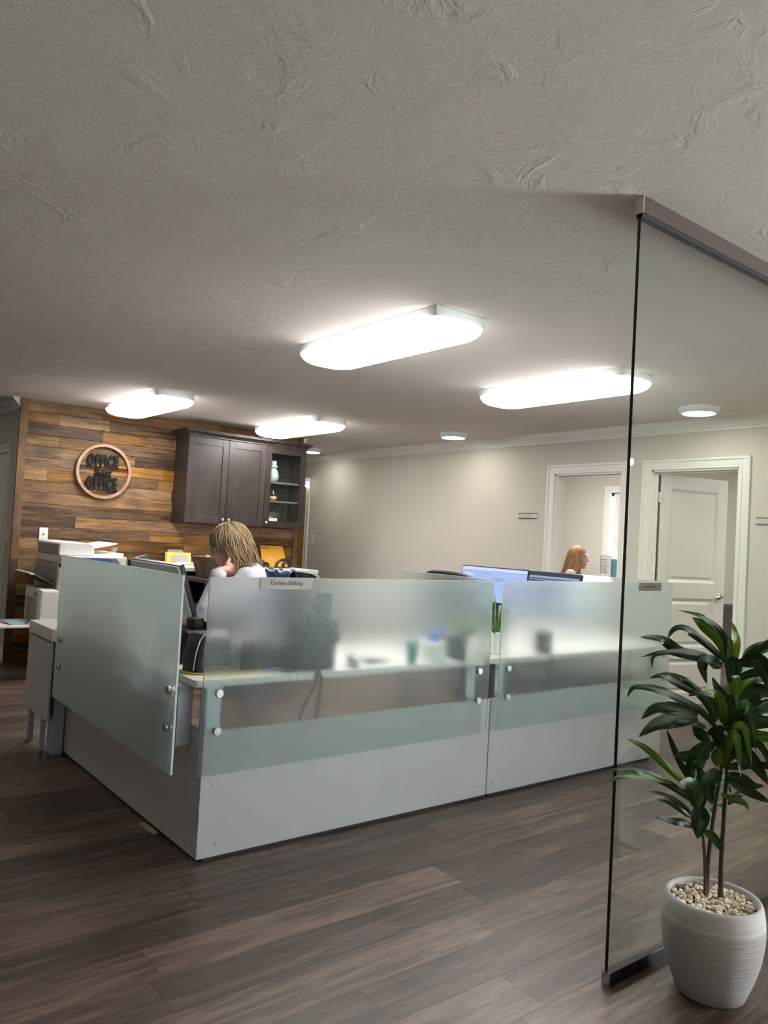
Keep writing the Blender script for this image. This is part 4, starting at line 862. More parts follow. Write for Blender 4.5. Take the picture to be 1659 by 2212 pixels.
part('side_grip', MB().hexa([(0.085, -0.05, 0.10), (0.115, -0.05, 0.06), (0.115, 0.05, 0.06), (0.085, 0.05, 0.10), (0.03, -0.05, 0.175), (0.05, -0.05, 0.185), (0.05, 0.05, 0.185), (0.03, 0.05, 0.175)]), DKGREY, dv, bevel=0.004)
single('yellow_cable', MB().tube([(-0.16, 0.10, 0.0045), (-0.13, 0.03, 0.0045), (-0.06, -0.015, 0.0045), (0.02, -0.03, 0.0045), (0.10, -0.03, 0.0045), (0.17, 0.0, 0.0045), (0.2, 0.08, 0.0045)], 0.0042, 8), M('cable_yellow', (0.62, 0.45, 0.03), 0.45), 'yellow cable lying on the white desk corner', 'cable', (1.565, 2.985, T))
# desk phone seen from behind
ph = thing('desk_phone', 'large dark desk phone blurred behind the front screen', 'telephone', (1.978, 3.03, T))
part('base', MB().prism([(-0.085, 0.0), (0.085, 0.0), (0.085, 0.025), (-0.085, 0.125)], 'X', -0.115, 0.115), BLACKM, ph, bevel=0.004)
part('stand', MB().hexa([(-0.09, -0.1, 0.0), (0.09, -0.1, 0.0), (0.09, -0.06, 0.0), (-0.09, -0.06, 0.0), (-0.10, -0.085, 0.20), (0.10, -0.085, 0.20), (0.10, -0.065, 0.20), (-0.10, -0.065, 0.20)]), BLACKM, ph, bevel=0.004)
part('display', MB().hexa([(-0.118, -0.115, 0.115), (0.118, -0.115, 0.115), (0.118, -0.08, 0.105), (-0.118, -0.08, 0.105), (-0.118, -0.10, 0.225), (0.118, -0.10, 0.225), (0.118, -0.07, 0.22), (-0.118, -0.07, 0.22)]), BLACKM, ph, bevel=0.004)
part('handset', MB().tube([(-0.095, 0.075, 0.055), (-0.095, 0.05, 0.085), (-0.095, -0.03, 0.13), (-0.095, -0.075, 0.135)], [0.026, 0.02, 0.02, 0.027], 10), BLACKM, ph)
part('keys', MB().box(-0.03, 0.08, -0.02, 0.06, 0.055, 0.06), DKGREY, ph)
for k, pts in enumerate((((0.0, -0.03, 0.03), (0.0, -0.112, 0.02), (0.005, -0.114, -0.05), (0.012, -0.09, -0.17), (0.005, -0.08, -0.32), (-0.02, -0.07, -0.40)), ((-0.012, -0.03, 0.03), (-0.014, -0.112, 0.02), (-0.02, -0.114, -0.05), (-0.06, -0.09, -0.15), (-0.09, -0.07, -0.26), (-0.09, -0.02, -0.36)))):
    o = single('phone_cable', MB().tube(pts, 0.0045, 6), BLACK, ('straight black cable hanging below the desk phone', 'slanting black cable hanging below the desk phone')[k], 'cable', (1.975, 3.0, T), 0, 'phone cables')
# note sheets taped to the inside of the glass
GRN = M('note_grey', (0.10, 0.12, 0.12), 0.7)
for k, (x0, x1, z0, z1) in enumerate(((1.90, 1.985, 1.03, 1.068), (1.885, 1.985, 0.99, 1.028), (1.855, 1.99, 0.945, 0.988))):
    single('paper_note', MB().box(0, x1-x0, 0, 0.0015, 0, z1-z0), GRN, ('top grey note taped behind the front screen above the phone', 'middle grey note taped behind the front screen above the phone', 'lowest grey note taped behind the front screen above the phone')[k], 'note', (x0, 2.8405+0.004*(k), z0), 0, 'notes on the glass')
hs = thing('desk_organizer', 'low dark organizer box blurred behind the screen left of the phone', 'organizer', (1.735, 3.04, T))
part('tray', MB().loft([[(x, y, z_) for x, y in R2(-0.085+d, 0.085-d, -0.06+d, 0.06-d, 0.02, 4)] for d, z_ in ((0.004, 0.0), (0.0, 0.006), (0.0, 0.088), (0.006, 0.095))]), BLACKM, hs)
for x in (-0.045, 0.005, 0.05): part('divider', MB().box(x-0.002, x+0.002, -0.05, 0.05, 0.095, 0.112), DKGREY, hs)
cl = thing('paper_clip_cup', 'small grey ball-shaped cup behind the front screen', 'cup', (2.20, 2.95, T))
part('cup', MB().lathe([(0.018, 0), (0.034, 0.012), (0.038, 0.035), (0.030, 0.055), (0.026, 0.055), (0.032, 0.035), (0.02, 0.012)], n=20), STEEL, cl)
single('stapler', MB().hexa([(-0.08, -0.016, 0), (0.08, -0.016, 0), (0.08, 0.016, 0), (-0.08, 0.016, 0), (-0.08, -0.014, 0.03), (0.075, -0.014, 0.012), (0.075, 0.014, 0.012), (-0.08, 0.014, 0.03)]), DKGREY, 'low grey stapler lying behind the front screen', 'stapler', (2.38, 3.0, T), 0.1, bevel=0.003)
single('teal_tumbler', MB().lathe([(0.024, 0), (0.032, 0.085), (0.034, 0.10), (0.029, 0.10), (0.027, 0.085), (0.02, 0.006)], n=22), M('teal_plastic', (0.02, 0.27, 0.23), 0.4), 'teal tumbler blurred behind the front screen', 'tumbler', (2.545, 2.935, T))
bc = thing('tissue_box', 'white tissue box with blue tissue behind the front screen', 'tissue box', (2.70, 2.955, T))
part('box', MB().box(-0.05, 0.05, -0.045, 0.045, 0, 0.095), PAPER, bc, bevel=0.003)
part('tissue', MB().loft([[(x*k_+dx, y*k_, z_) for x, y in R2(-0.03, 0.03, -0.02, 0.02, 0.015, 3)] for k_, dx, z_ in ((0.8, 0.0, 0.095), (1.25, 0.01, 0.12), (0.9, 0.025, 0.145), (0.3, 0.035, 0.165))]), M('tissue_blue', (0.06, 0.13, 0.50), 0.8), bc)
def webcam(label, loc, cx):
    t = thing('desk_speaker', label, 'speaker', loc)
    part('cabinet', MB().loft([[(x, y, z_) for x, y in R2(-0.045*k_, 0.045*k_, -0.04*k_, 0.04*k_, 0.015, 4)] for k_, z_ in ((0.8, 0.0), (1.0, 0.02), (1.0, 0.105), (0.85, 0.12))]), BLACK, t)
    part('cable', MB().tube([(0, -0.035, 0.02), (0.005, -0.060, 0.006), (0.004, -0.064, -0.05), (-0.02, -0.05, -0.16), (-0.05+cx, -0.03, -0.30)], 0.005, 6), BLACK, t)
webcam('dark desk speaker with hanging cord beside the green plant', (2.862, 2.955, T), 0)
webcam('dark desk speaker with cord alone behind the second front screen', (3.555, 2.955, T), 0.09)
gp_ = thing('small_round_plant', 'small round green plant in white pot behind the front screen', 'potted plant', (2.955, 2.975, T))
part('pot', MB().lathe([(0.028, 0), (0.040, 0.09), (0.042, 0.11), (0.036, 0.11), (0.034, 0.095), (0.001, 0.09)], n=20), PAPER, gp_)
random.seed(31); mb = MB()
for k in range(150):
    d = Vector((random.gauss(0, 1), random.gauss(0, 1), random.gauss(0.2, 1))).normalized(); c = Vector((0, 0, 0.155))+Vector((d.x*0.055, d.y*0.05, d.z*0.042))*random.uniform(0.6, 1)
    s_ = d.cross(Vector((0.3, 0.2, 1))).normalized()*0.010; q = d.cross(s_).normalized()*0.012
    mb.add([c-q, c+s_+d*0.004, c+q+d*0.008, c-s_+d*0.004], [(0, 1, 2), (0, 2, 3)])
part('foliage', mb, M('moss_leaves', (0.14, 0.26, 0.06), 0.6, var=0.4, scale=60), gp_, kind='stuff')
# aloe in the gap between the two front screens
al = thing('aloe_plant', 'spiky aloe in a white square pot between the two front screens', 'potted plant', (3.262, 3.05, T))
part('pot', MB().hexa([(-0.05, -0.05, 0), (0.05, -0.05, 0), (0.05, 0.05, 0), (-0.05, 0.05, 0), (-0.058, -0.058, 0.118), (0.058, -0.058, 0.118), (0.058, 0.058, 0.118), (-0.058, 0.058, 0.118)]), PAPER, al, bevel=0.003)
random.seed(5); ALO = M('aloe_green', (0.075, 0.17, 0.045), 0.42, var=0.35, scale=35)
for k in range(13):
    a = k*2.4; rr = 0.012+0.0022*k; l_ = 0.235-0.011*k+random.uniform(-0.015, 0.015); ln_ = 0.06+0.02*k*0.5
    b0 = Vector((rr*math.cos(a), rr*math.sin(a), 0.113)); tip = b0+Vector((math.cos(a)*ln_, math.sin(a)*ln_, l_))
    mid = (b0+tip)/2+Vector((-math.cos(a)*0.008, -math.sin(a)*0.008, 0.01))
    part('leaf', MB().tube([b0, b0*0.6+mid*0.4, mid, mid*0.45+tip*0.55, tip], [0.011, 0.0115, 0.0085, 0.005, 0.0006], 6, flat=0.5), ALO, al)
# =================================================================== OFFICE BEYOND THE FIRST DOORWAY
od = thing('office_desk', 'desk top edge in the office with the long-haired person', 'desk', (8.1, 5.4, 0))
wpart('worktop', MB().box(7.70, 8.50, 4.6, 6.1, 0.715, 0.745), LAMI, od, bevel=0.002)
for x in (7.74, 8.44):
    for y in (4.66, 6.02): wpart('leg', MB().box(x-0.02, x+0.02, y-0.02, y+0.02, 0, 0.715), ALU, od)
ds = thing('document_stand', 'white printed sheet upright on the office desk', 'document', (7.87, 5.65, 0.7455), math.radians(-38.3-0))
part('sheet', MB().hexa([(-0.075, 0, 0.30), (0.065, 0, 0.275), (0.065, 0.003, 0.275), (-0.075, 0.003, 0.30), (-0.07, 0.0, 0.535), (0.07, 0, 0.528), (0.07, 0.003, 0.528), (-0.07, 0.003, 0.535)]), PAPER, ds)
part('stand', MB().box(-0.012, 0.012, 0.004, 0.016, 0.008, 0.50).box(-0.08, 0.08, -0.05, 0.07, 0.0, 0.008), PAPER, ds)
for k in range(7): part('text_line', MB().box(-0.05, 0.03-0.01*(k % 3), -0.0012, -0.0002, 0.47-0.025*k, 0.478-0.025*k), INKG, ds)
part('binder_edge', MB().box(-0.062, -0.055, -0.0012, -0.0002, 0.31, 0.525), INKG, ds)
om = thing('blue_binder', 'teal blue panel standing beside the printed sheet', 'binder', (8.09, 5.69, 0.7455), math.radians(-38.3))
part('cover', MB().box(-0.02, 0.065, 0.0, 0.05, 0, 0.485), M('binder_blue', (0.10, 0.24, 0.33), 0.5), om, bevel=0.003)
part('edge', MB().box(-0.026, -0.02, 0.0, 0.05, 0, 0.485), M('binder_edge_dark', (0.03, 0.07, 0.12), 0.5), om)
# =================================================================== BIG POTTED PLANT
LEAVES = [
    ([(2.359, 1.233, 1.013), (2.344, 1.244, 1.085), (2.271, 1.271, 1.134), (2.183, 1.303, 1.153)], 0.0082, 0),
    ([(2.368, 1.233, 1.004), (2.346, 1.252, 1.065), (2.296, 1.275, 1.106), (2.253, 1.295, 1.13)], 0.0185, 2),
    ([(2.351, 1.232, 0.998), (2.275, 1.262, 1.058), (2.209, 1.283, 1.096), (2.163, 1.297, 1.097), (2.135, 1.305, 1.065)], 0.012, 0),
    ([(2.347, 1.241, 0.989), (2.204, 1.293, 1.026), (2.131, 1.317, 1.064), (2.053, 1.344, 1.07)], 0.0155, 0),
    ([(2.322, 1.24, 0.994), (2.256, 1.257, 1.022), (2.161, 1.285, 1.032), (2.079, 1.307, 1.019), (2.065, 1.305, 0.985)], 0.0078, 0),
    ([(2.343, 1.251, 0.988), (2.245, 1.292, 1.009), (2.163, 1.327, 1.023), (2.088, 1.359, 1.007)], 0.0078, 1),
    ([(2.385, 1.221, 0.998), (2.394, 1.223, 1.067), (2.392, 1.238, 1.118)], 0.0107, 3),
    ([(2.382, 1.232, 1), (2.393, 1.244, 1.048), (2.391, 1.269, 1.088)], 0.0146, 2),
    ([(2.4, 1.202, 1), (2.422, 1.186, 1.032), (2.458, 1.156, 1.052), (2.494, 1.128, 1.045)], 0.0175, 2),
    ([(2.377, 1.198, 0.998), (2.399, 1.162, 1.01), (2.413, 1.137, 0.971), (2.418, 1.122, 0.913)], 0.0233, 0),
    ([(2.333, 1.234, 0.983), (2.284, 1.24, 1), (2.236, 1.245, 0.998), (2.242, 1.232, 0.938)], 0.0185, 0),
    ([(2.341, 1.219, 1.012), (2.33, 1.196, 0.982), (2.296, 1.196, 0.943)], 0.0233, 0),
    ([(2.356, 1.225, 0.968), (2.365, 1.199, 0.998), (2.377, 1.171, 1.01)], 0.0117, 0),
    ([(2.263, 1.273, 0.897), (2.188, 1.296, 0.933), (2.131, 1.312, 0.956), (2.086, 1.325, 0.95)], 0.0101, 0),
    ([(2.288, 1.271, 0.903), (2.237, 1.292, 0.934), (2.195, 1.309, 0.952), (2.154, 1.327, 0.962)], 0.0107, 0),
    ([(2.336, 1.244, 0.793), (2.278, 1.262, 0.845), (2.208, 1.285, 0.88), (2.13, 1.31, 0.912), (2.064, 1.331, 0.924), (2.024, 1.342, 0.921), (2.008, 1.345, 0.895)], 0.0109, 0),
    ([(2.329, 1.249, 0.812), (2.313, 1.25, 0.855), (2.263, 1.264, 0.902), (2.22, 1.276, 0.896)], 0.0146, 1),
    ([(2.355, 1.226, 0.806), (2.328, 1.23, 0.858), (2.297, 1.231, 0.902), (2.238, 1.243, 0.916)], 0.0194, 2),
    ([(2.272, 1.275, 0.842), (2.203, 1.301, 0.851), (2.131, 1.328, 0.856), (2.082, 1.346, 0.825)], 0.0185, 0),
    ([(2.262, 1.269, 0.83), (2.185, 1.289, 0.825), (2.106, 1.31, 0.814), (2.044, 1.325, 0.782)], 0.0204, 0),
    ([(2.291, 1.256, 0.799), (2.223, 1.271, 0.818), (2.17, 1.28, 0.819), (2.137, 1.282, 0.809)], 0.0093, 0),
    ([(2.265, 1.288, 0.856), (2.226, 1.316, 0.863), (2.202, 1.337, 0.869)], 0.0054, 1),
    ([(2.39, 1.213, 0.821), (2.415, 1.185, 0.894), (2.434, 1.164, 0.915), (2.477, 1.123, 0.904)], 0.0252, 0),
    ([(2.395, 1.219, 0.796), (2.42, 1.197, 0.829), (2.451, 1.17, 0.855), (2.471, 1.155, 0.874), (2.5, 1.132, 0.87)], 0.0128, 1),
    ([(2.369, 1.213, 0.8), (2.384, 1.179, 0.837), (2.418, 1.129, 0.836), (2.442, 1.089, 0.82)], 0.0097, 1),
    ([(2.395, 1.218, 0.881), (2.424, 1.203, 0.929), (2.453, 1.187, 0.96)], 0.0089, 3),
    ([(2.369, 1.217, 0.795), (2.344, 1.218, 0.859), (2.338, 1.201, 0.905)], 0.0272, 0),
    ([(2.342, 1.227, 0.796), (2.344, 1.197, 0.81), (2.34, 1.174, 0.789), (2.327, 1.162, 0.753)], 0.0185, 0),
    ([(2.381, 1.198, 0.772), (2.378, 1.17, 0.775), (2.367, 1.152, 0.752)], 0.0124, 0),
    ([(2.412, 1.209, 0.739), (2.448, 1.188, 0.755), (2.496, 1.157, 0.757)], 0.0066, 0),
    ([(2.328, 1.253, 0.746), (2.283, 1.267, 0.778), (2.252, 1.275, 0.814)], 0.0175, 0),
    ([(2.363, 1.223, 0.722), (2.378, 1.191, 0.728), (2.394, 1.16, 0.707), (2.423, 1.118, 0.639)], 0.0233, 0),
    ([(2.396, 1.238, 0.664), (2.439, 1.212, 0.669), (2.483, 1.187, 0.681), (2.522, 1.166, 0.673)], 0.0082, 1),
    ([(2.38, 1.233, 0.648), (2.409, 1.204, 0.644), (2.437, 1.178, 0.624), (2.461, 1.155, 0.625)], 0.0151, 0),
    ([(2.371, 1.224, 0.644), (2.395, 1.188, 0.62), (2.416, 1.155, 0.603), (2.439, 1.12, 0.587)], 0.0155, 0),
    ([(2.351, 1.231, 0.596), (2.363, 1.198, 0.588), (2.369, 1.169, 0.584), (2.365, 1.149, 0.57)], 0.0093, 2),
    ([(2.403, 1.237, 0.555), (2.434, 1.222, 0.581), (2.464, 1.21, 0.592), (2.497, 1.194, 0.603)], 0.0101, 0),
    ([(2.334, 1.233, 0.67), (2.288, 1.235, 0.642), (2.267, 1.227, 0.621), (2.265, 1.212, 0.581)], 0.0223, 0),
    ([(2.279, 1.26, 0.671), (2.253, 1.256, 0.709), (2.257, 1.242, 0.742), (2.266, 1.226, 0.767)], 0.0252, 1),
    ([(2.345, 1.24, 0.678), (2.325, 1.234, 0.713), (2.321, 1.223, 0.746)], 0.0155, 2),
    ([(2.249, 1.285, 0.619), (2.157, 1.316, 0.695), (2.093, 1.337, 0.743), (2.034, 1.356, 0.77)], 0.0113, 2),
    ([(2.273, 1.272, 0.57), (2.186, 1.297, 0.625), (2.068, 1.333, 0.677), (1.959, 1.365, 0.689)], 0.0105, 0),
    ([(2.186, 1.298, 0.636), (2.065, 1.331, 0.663), (1.997, 1.345, 0.669), (1.944, 1.353, 0.657)], 0.0082, 2),
    ([(2.279, 1.29, 0.621), (2.247, 1.312, 0.688), (2.228, 1.328, 0.74), (2.217, 1.342, 0.782)], 0.0089, 0),
    ([(2.285, 1.281, 0.527), (2.24, 1.302, 0.563), (2.195, 1.322, 0.59), (2.148, 1.344, 0.603)], 0.0074, 0),
    ([(2.277, 1.274, 0.516), (2.225, 1.289, 0.55), (2.177, 1.302, 0.577), (2.134, 1.313, 0.591)], 0.0074, 0),
    ([(2.277, 1.269, 0.494), (2.222, 1.281, 0.516), (2.17, 1.291, 0.529), (2.115, 1.303, 0.546)], 0.0105, 0),
    ([(2.274, 1.264, 0.557), (2.249, 1.26, 0.607), (2.213, 1.26, 0.635), (2.167, 1.264, 0.648)], 0.0252, 1),
    ([(2.271, 1.257, 0.563), (2.258, 1.244, 0.536), (2.235, 1.234, 0.513), (2.211, 1.225, 0.488)], 0.0252, 0),
    ([(2.288, 1.268, 0.614), (2.288, 1.261, 0.646), (2.268, 1.262, 0.683)], 0.0136, 1),
    ([(2.274, 1.277, 0.678), (2.234, 1.292, 0.706), (2.195, 1.307, 0.715)], 0.0085, 0),
    ([(2.268, 1.272, 0.646), (2.239, 1.273, 0.676), (2.249, 1.26, 0.705)], 0.0155, 0),
    ([(2.353, 1.266, 0.535), (2.403, 1.265, 0.539), (2.453, 1.255, 0.545)], 0.0062, 0),
    ([(2.299, 1.258, 0.483), (2.319, 1.241, 0.473), (2.33, 1.226, 0.453), (2.334, 1.215, 0.428)], 0.0128, 1),
    ([(2.404, 1.239, 0.884), (2.464, 1.212, 0.94), (2.528, 1.183, 0.948), (2.595, 1.154, 0.917)], 0.0175, 0),
    ([(2.408, 1.249, 0.788), (2.474, 1.244, 0.822), (2.541, 1.238, 0.857)], 0.0136, 0),
    ([(2.36, 1.262, 0.74), (2.342, 1.284, 0.717), (2.305, 1.313, 0.703), (2.277, 1.339, 0.704)], 0.0117, 0),
    ([(2.386, 1.231, 0.725), (2.364, 1.253, 0.761), (2.355, 1.262, 0.799)], 0.0214, 0),
    ([(2.408, 1.237, 0.701), (2.452, 1.233, 0.728), (2.512, 1.218, 0.693)], 0.0117, 0),
    ([(2.4, 1.24, 0.869), (2.399, 1.278, 0.901), (2.404, 1.303, 0.936)], 0.0117, 1),
    ([(2.38, 1.247, 0.792), (2.36, 1.272, 0.765), (2.363, 1.288, 0.714)], 0.0155, 0),
    ([(2.41, 1.238, 0.79), (2.459, 1.226, 0.764), (2.515, 1.206, 0.767), (2.57, 1.187, 0.749)], 0.0117, 0),
]
def crom(pts, n):
    P_ = [Vector(p) for p in pts]; P_ = [P_[0]*2-P_[1]]+P_+[P_[-1]*2-P_[-2]]; out = []
    segs = len(P_)-3
    for k in range(n+1):
        t = k/n*segs; i = min(int(t), segs-1); t -= i
        a, b, c, d = P_[i:i+4]
        out.append(0.5*((2*b)+(c-a)*t+(2*a-5*b+4*c-d)*t*t+(3*b-a-3*c+d)*t**3))
    return out
def leaf_mat(name, dark, mid, vein, trans):
    m, nt, b = nmat(name); L = nt.links.new
    uv = N(nt, 'ShaderNodeUVMap'); sp = N(nt, 'ShaderNodeSeparateXYZ'); L(uv.outputs[0], sp.inputs[0])
    mp = N(nt, 'ShaderNodeMapping'); mp.inputs['Scale'].default_value = (14, 1.2, 1); L(uv.outputs[0], mp.inputs[0])
    no = N(nt, 'ShaderNodeTexNoise'); no.inputs['Scale'].default_value = 3; no.inputs['Detail'].default_value = 4; L(mp.outputs[0], no.inputs['Vector'])
    r1 = ramp(nt, [(0.3, dark), (0.72, mid)], no.outputs['Fac'])
    r2 = ramp(nt, [(0.44, (0, 0, 0)), (0.5, (1, 1, 1)), (0.56, (0, 0, 0))], sp.outputs[0])
    mx = N(nt, 'ShaderNodeMix', data_type='RGBA'); L(r2.outputs[0], mx.inputs[0]); L(r1.outputs[0], mx.inputs[6]); mx.inputs[7].default_value = (*vein, 1)
    L(mx.outputs[2], b.inputs['Base Color']); b.inputs['Roughness'].default_value = 0.36; b.inputs['Specular IOR Level'].default_value = 0.28
    bp = N(nt, 'ShaderNodeBump'); bp.inputs['Strength'].default_value = 0.3; bp.inputs['Distance'].default_value = 0.002; L(no.outputs['Fac'], bp.inputs['Height']); L(bp.outputs[0], b.inputs['Normal'])
    tl = N(nt, 'ShaderNodeBsdfTranslucent'); L(mx.outputs[2], tl.inputs[0])
    ms = N(nt, 'ShaderNodeMixShader'); ms.inputs[0].default_value = trans; L(b.outputs[0], ms.inputs[1]); L(tl.outputs[0], ms.inputs[2])
    L(ms.outputs[0], nt.nodes['Material Output'].inputs[0]); return m
LMAT = [leaf_mat('leaf_dark', (0.005, 0.017, 0.003), (0.016, 0.046, 0.007), (0.045, 0.095, 0.014), 0.08),
        leaf_mat('leaf_mid', (0.010, 0.034, 0.008), (0.026, 0.075, 0.016), (0.06, 0.13, 0.03), 0.12),
        leaf_mat('leaf_green', (0.030, 0.075, 0.007), (0.075, 0.145, 0.013), (0.14, 0.23, 0.025), 0.22),
        leaf_mat('leaf_lime', (0.09, 0.16, 0.010), (0.17, 0.25, 0.016), (0.24, 0.30, 0.03), 0.3)]
PC = Vector((2.348, 1.241, 0))
pl = thing('potted_dracaena', 'tall leafy plant in a ridged white pot before the glass partition', 'potted plant', PC)
POTM, nt, b = nmat('pot_ribbed_white'); L = nt.links.new
tc = N(nt, 'ShaderNodeTexCoord'); mp = N(nt, 'ShaderNodeMapping'); mp.inputs['Scale'].default_value = (0.9, 0.9, 70); L(tc.outputs['Object'], mp.inputs[0])
no = N(nt, 'ShaderNodeTexNoise'); no.inputs['Scale'].default_value = 2.2; no.inputs['Detail'].default_value = 6; no.inputs['Roughness'].default_value = 0.7; L(mp.outputs[0], no.inputs['Vector'])
sp = N(nt, 'ShaderNodeSeparateXYZ'); L(tc.outputs['Object'], sp.inputs[0])
zr = N(nt, 'ShaderNodeMapRange'); zr.inputs[1].default_value = 0.235; zr.inputs[2].default_value = 0.215; L(sp.outputs[2], zr.inputs[0])   # smooth band under the rim
ml = N(nt, 'ShaderNodeMath', operation='MULTIPLY'); L(no.outputs['Fac'], ml.inputs[0]); L(zr.outputs[0], ml.inputs[1])
r = ramp(nt, [(0.2, (0.34, 0.328, 0.31)), (0.7, (0.47, 0.457, 0.437))], no.outputs['Fac']); L(r.outputs[0], b.inputs['Base Color']); b.inputs['Roughness'].default_value = 0.8
bp = N(nt, 'ShaderNodeBump'); bp.inputs['Strength'].default_value = 0.9; bp.inputs['Distance'].default_value = 0.011; L(ml.outputs[0], bp.inputs['Height']); L(bp.outputs[0], b.inputs['Normal'])
part('pot', MB().lathe([(0.092, 0.0), (0.100, 0.004), (0.122, 0.06), (0.140, 0.12), (0.148, 0.175), (0.149, 0.215), (0.145, 0.255), (0.140, 0.278), (0.135, 0.286), (0.129, 0.286), (0.125, 0.280), (0.124, 0.250)], n=64, cap=False), POTM, pl)
part('pot_base', MB().lathe([(0.092, 0.0), (0.092, 0.003)], n=40), POTM, pl)
part('soil', MB().lathe([(0.1245, 0.248), (0.1245, 0.258)], n=32), TERR, pl)
random.seed(8); pebs = []
for k in range(7):
    bm = bmesh.new(); bmesh.ops.create_icosphere(bm, subdivisions=1, radius=0.0082)
    for v in bm.verts: v.co *= 0.8+0.45*mnoise.noise(v.co*90+Vector((k*7, 3, 1)))+0.1; v.co.x *= random.uniform(0.95, 1.05)
    sx_, sz_ = random.uniform(1.0, 1.5), random.uniform(0.65, 0.9)
    for v in bm.verts: v.co.x *= sx_; v.co.z *= sz_
    me = bpy.data.meshes.new('pebble'); bm.to_mesh(me); bm.free(); pebs.append(me)
PEB, nt, b = nmat('pebble_cream'); oi = N(nt, 'ShaderNodeObjectInfo')
r = ramp(nt, [(0.0, (0.40, 0.28, 0.17)), (0.25, (0.62, 0.50, 0.36)), (0.55, (0.74, 0.64, 0.50)), (1.0, (0.84, 0.78, 0.68))], oi.outputs['Random']); nt.links.new(r.outputs[0], b.inputs['Base Color']); b.inputs['Roughness'].default_value = 0.75
for me in pebs: me.materials.append(PEB)
placed = []
for k in range(6000):
    if len(placed) >= 285: break
    a = random.uniform(0, 2*PI); rr = 0.117*math.sqrt(random.random()); x, y = rr*math.cos(a), rr*math.sin(a)
    lay = 0 if len(placed) < 195 else 1
    if any((x-q[0])**2+(y-q[1])**2 < (0.0112)**2 and q[2] == lay for q in placed): continue
    placed.append((x, y, lay))
    o = bpy.data.objects.new('pebble', random.choice(pebs)); COL.objects.link(o); o.parent = pl
    o.location = (x, y, 0.2660+lay*0.008+random.uniform(-0.002, 0.002)); o.rotation_euler = (random.uniform(-0.5, 0.5), random.uniform(-0.5, 0.5), random.uniform(0, 6.3)); s_ = random.uniform(0.75, 1.25); o.scale = (s_, s_, s_)
STEM = M('plant_stem', (0.045, 0.039, 0.021), 0.75, var=0.3, scale=60, bump=0.8, bscale=120, stretch=(1, 1, 4)); STEMR = M('plant_stem_red', (0.085, 0.03, 0.022), 0.6, var=0.3, scale=60)
for pts, r_, m_ in (([(2.393, 1.242, 0.26), (2.391, 1.241, 0.31), (2.387, 1.24, 0.388), (2.386, 1.237, 0.485), (2.384, 1.234, 0.582), (2.384, 1.23, 0.679), (2.381, 1.227, 0.796), (2.379, 1.224, 0.889), (2.379, 1.221, 0.967)], 0.0088, STEM),
                    ([(2.356, 1.269, 0.26), (2.356, 1.268, 0.307), (2.355, 1.265, 0.385), (2.358, 1.259, 0.483), (2.363, 1.251, 0.58), (2.368, 1.243, 0.659), (2.366, 1.241, 0.736)], 0.0080, STEM),
                    ([(2.350, 1.268, 0.26), (2.349, 1.269, 0.307), (2.347, 1.272, 0.373), (2.339, 1.275, 0.443), (2.33, 1.28, 0.489), (2.321, 1.286, 0.539), (2.308, 1.293, 0.596)], 0.0056, STEMR)):
    c = crom(pts, 22); wpart('stem', MB().tube(c, [r_*(1-0.35*k/22)*(1+0.06*math.sin(k*2.1)) for k in range(23)], 10), m_, pl)
VD = Vector((0.80, 0.50, -0.22)).normalized()
random.seed(19)
for bx, by, bz, cnt in ((2.380, 1.226, 0.80, 5), (2.379, 1.222, 0.93, 4), (2.372, 1.238, 0.68, 5), (2.316, 1.287, 0.56, 3)):     # leaves on the sides that face the room
    for k in range(cnt):
        a = math.radians(random.uniform(-150, 20)); l_ = random.uniform(0.13, 0.20); d = Vector((math.cos(a), math.sin(a), 0)); rise = random.uniform(0.02, 0.12)
        b0 = Vector((bx, by, bz+random.uniform(-0.05, 0.05)))
        LEAVES.append(([tuple(b0), tuple(b0+d*l_*0.4+Vector((0, 0, rise*0.8))), tuple(b0+d*l_*0.8+Vector((0, 0, rise))), tuple(b0+d*l_*1.15+Vector((0, 0, rise*0.4-0.03)))], random.uniform(0.010, 0.017), random.choice((0, 0, 1, 2))))
random.seed(14)
for pts, hw, tone in LEAVES:
    n = 12; c = crom(pts, n); tw = random.uniform(-0.25, 0.25); mb = MB(); vs = []; uvs = []
    for k, p in enumerate(c):
        t = (c[min(k+1, n)]-c[max(k-1, 0)]).normalized(); v = k/n
        s_ = t.cross(VD)
        if s_.length < 1e-4: s_ = Vector((0, 0, 1))
        s_.normalize(); nn = s_.cross(t).normalized()
        if nn.z < 0: nn = -nn
        a = tw+0.35*math.sin(v*2.6); s_ = (s_*math.cos(a)+nn*math.sin(a)).normalized()
        wd = hw*1.12*(max(0.0, math.sin(PI*min(1, (v*0.93+0.07)**0.85)))**0.75); wd = max(wd, 0.0015 if v < 0.9 else 0.0004)
        if v < 0.12: wd = max(wd, hw*0.35)
        for j, u in enumerate((-1, -0.5, 0, 0.5, 1)):
            vs.append(p+s_*wd*u+nn*(wd*0.38*abs(u)+0.004*math.sin(9*v+u*2+tw*9)*abs(u))); uvs.append((0.5+0.5*u, v))
    fs = [(k*5+j, k*5+j+1, (k+1)*5+j+1, (k+1)*5+j) for k in range(n) for j in range(4)]
    me = bpy.data.meshes.new('leaf'); me.from_pydata([tuple(q-PC) for q in vs], [], fs); me.polygons.foreach_set('use_smooth', [True]*len(fs))
    ul = me.uv_layers.new(name='UVMap')
    for lp in me.loops: ul.data[lp.index].uv = uvs[lp.vertex_index]
    link('leaf', me, LMAT[tone], pl)
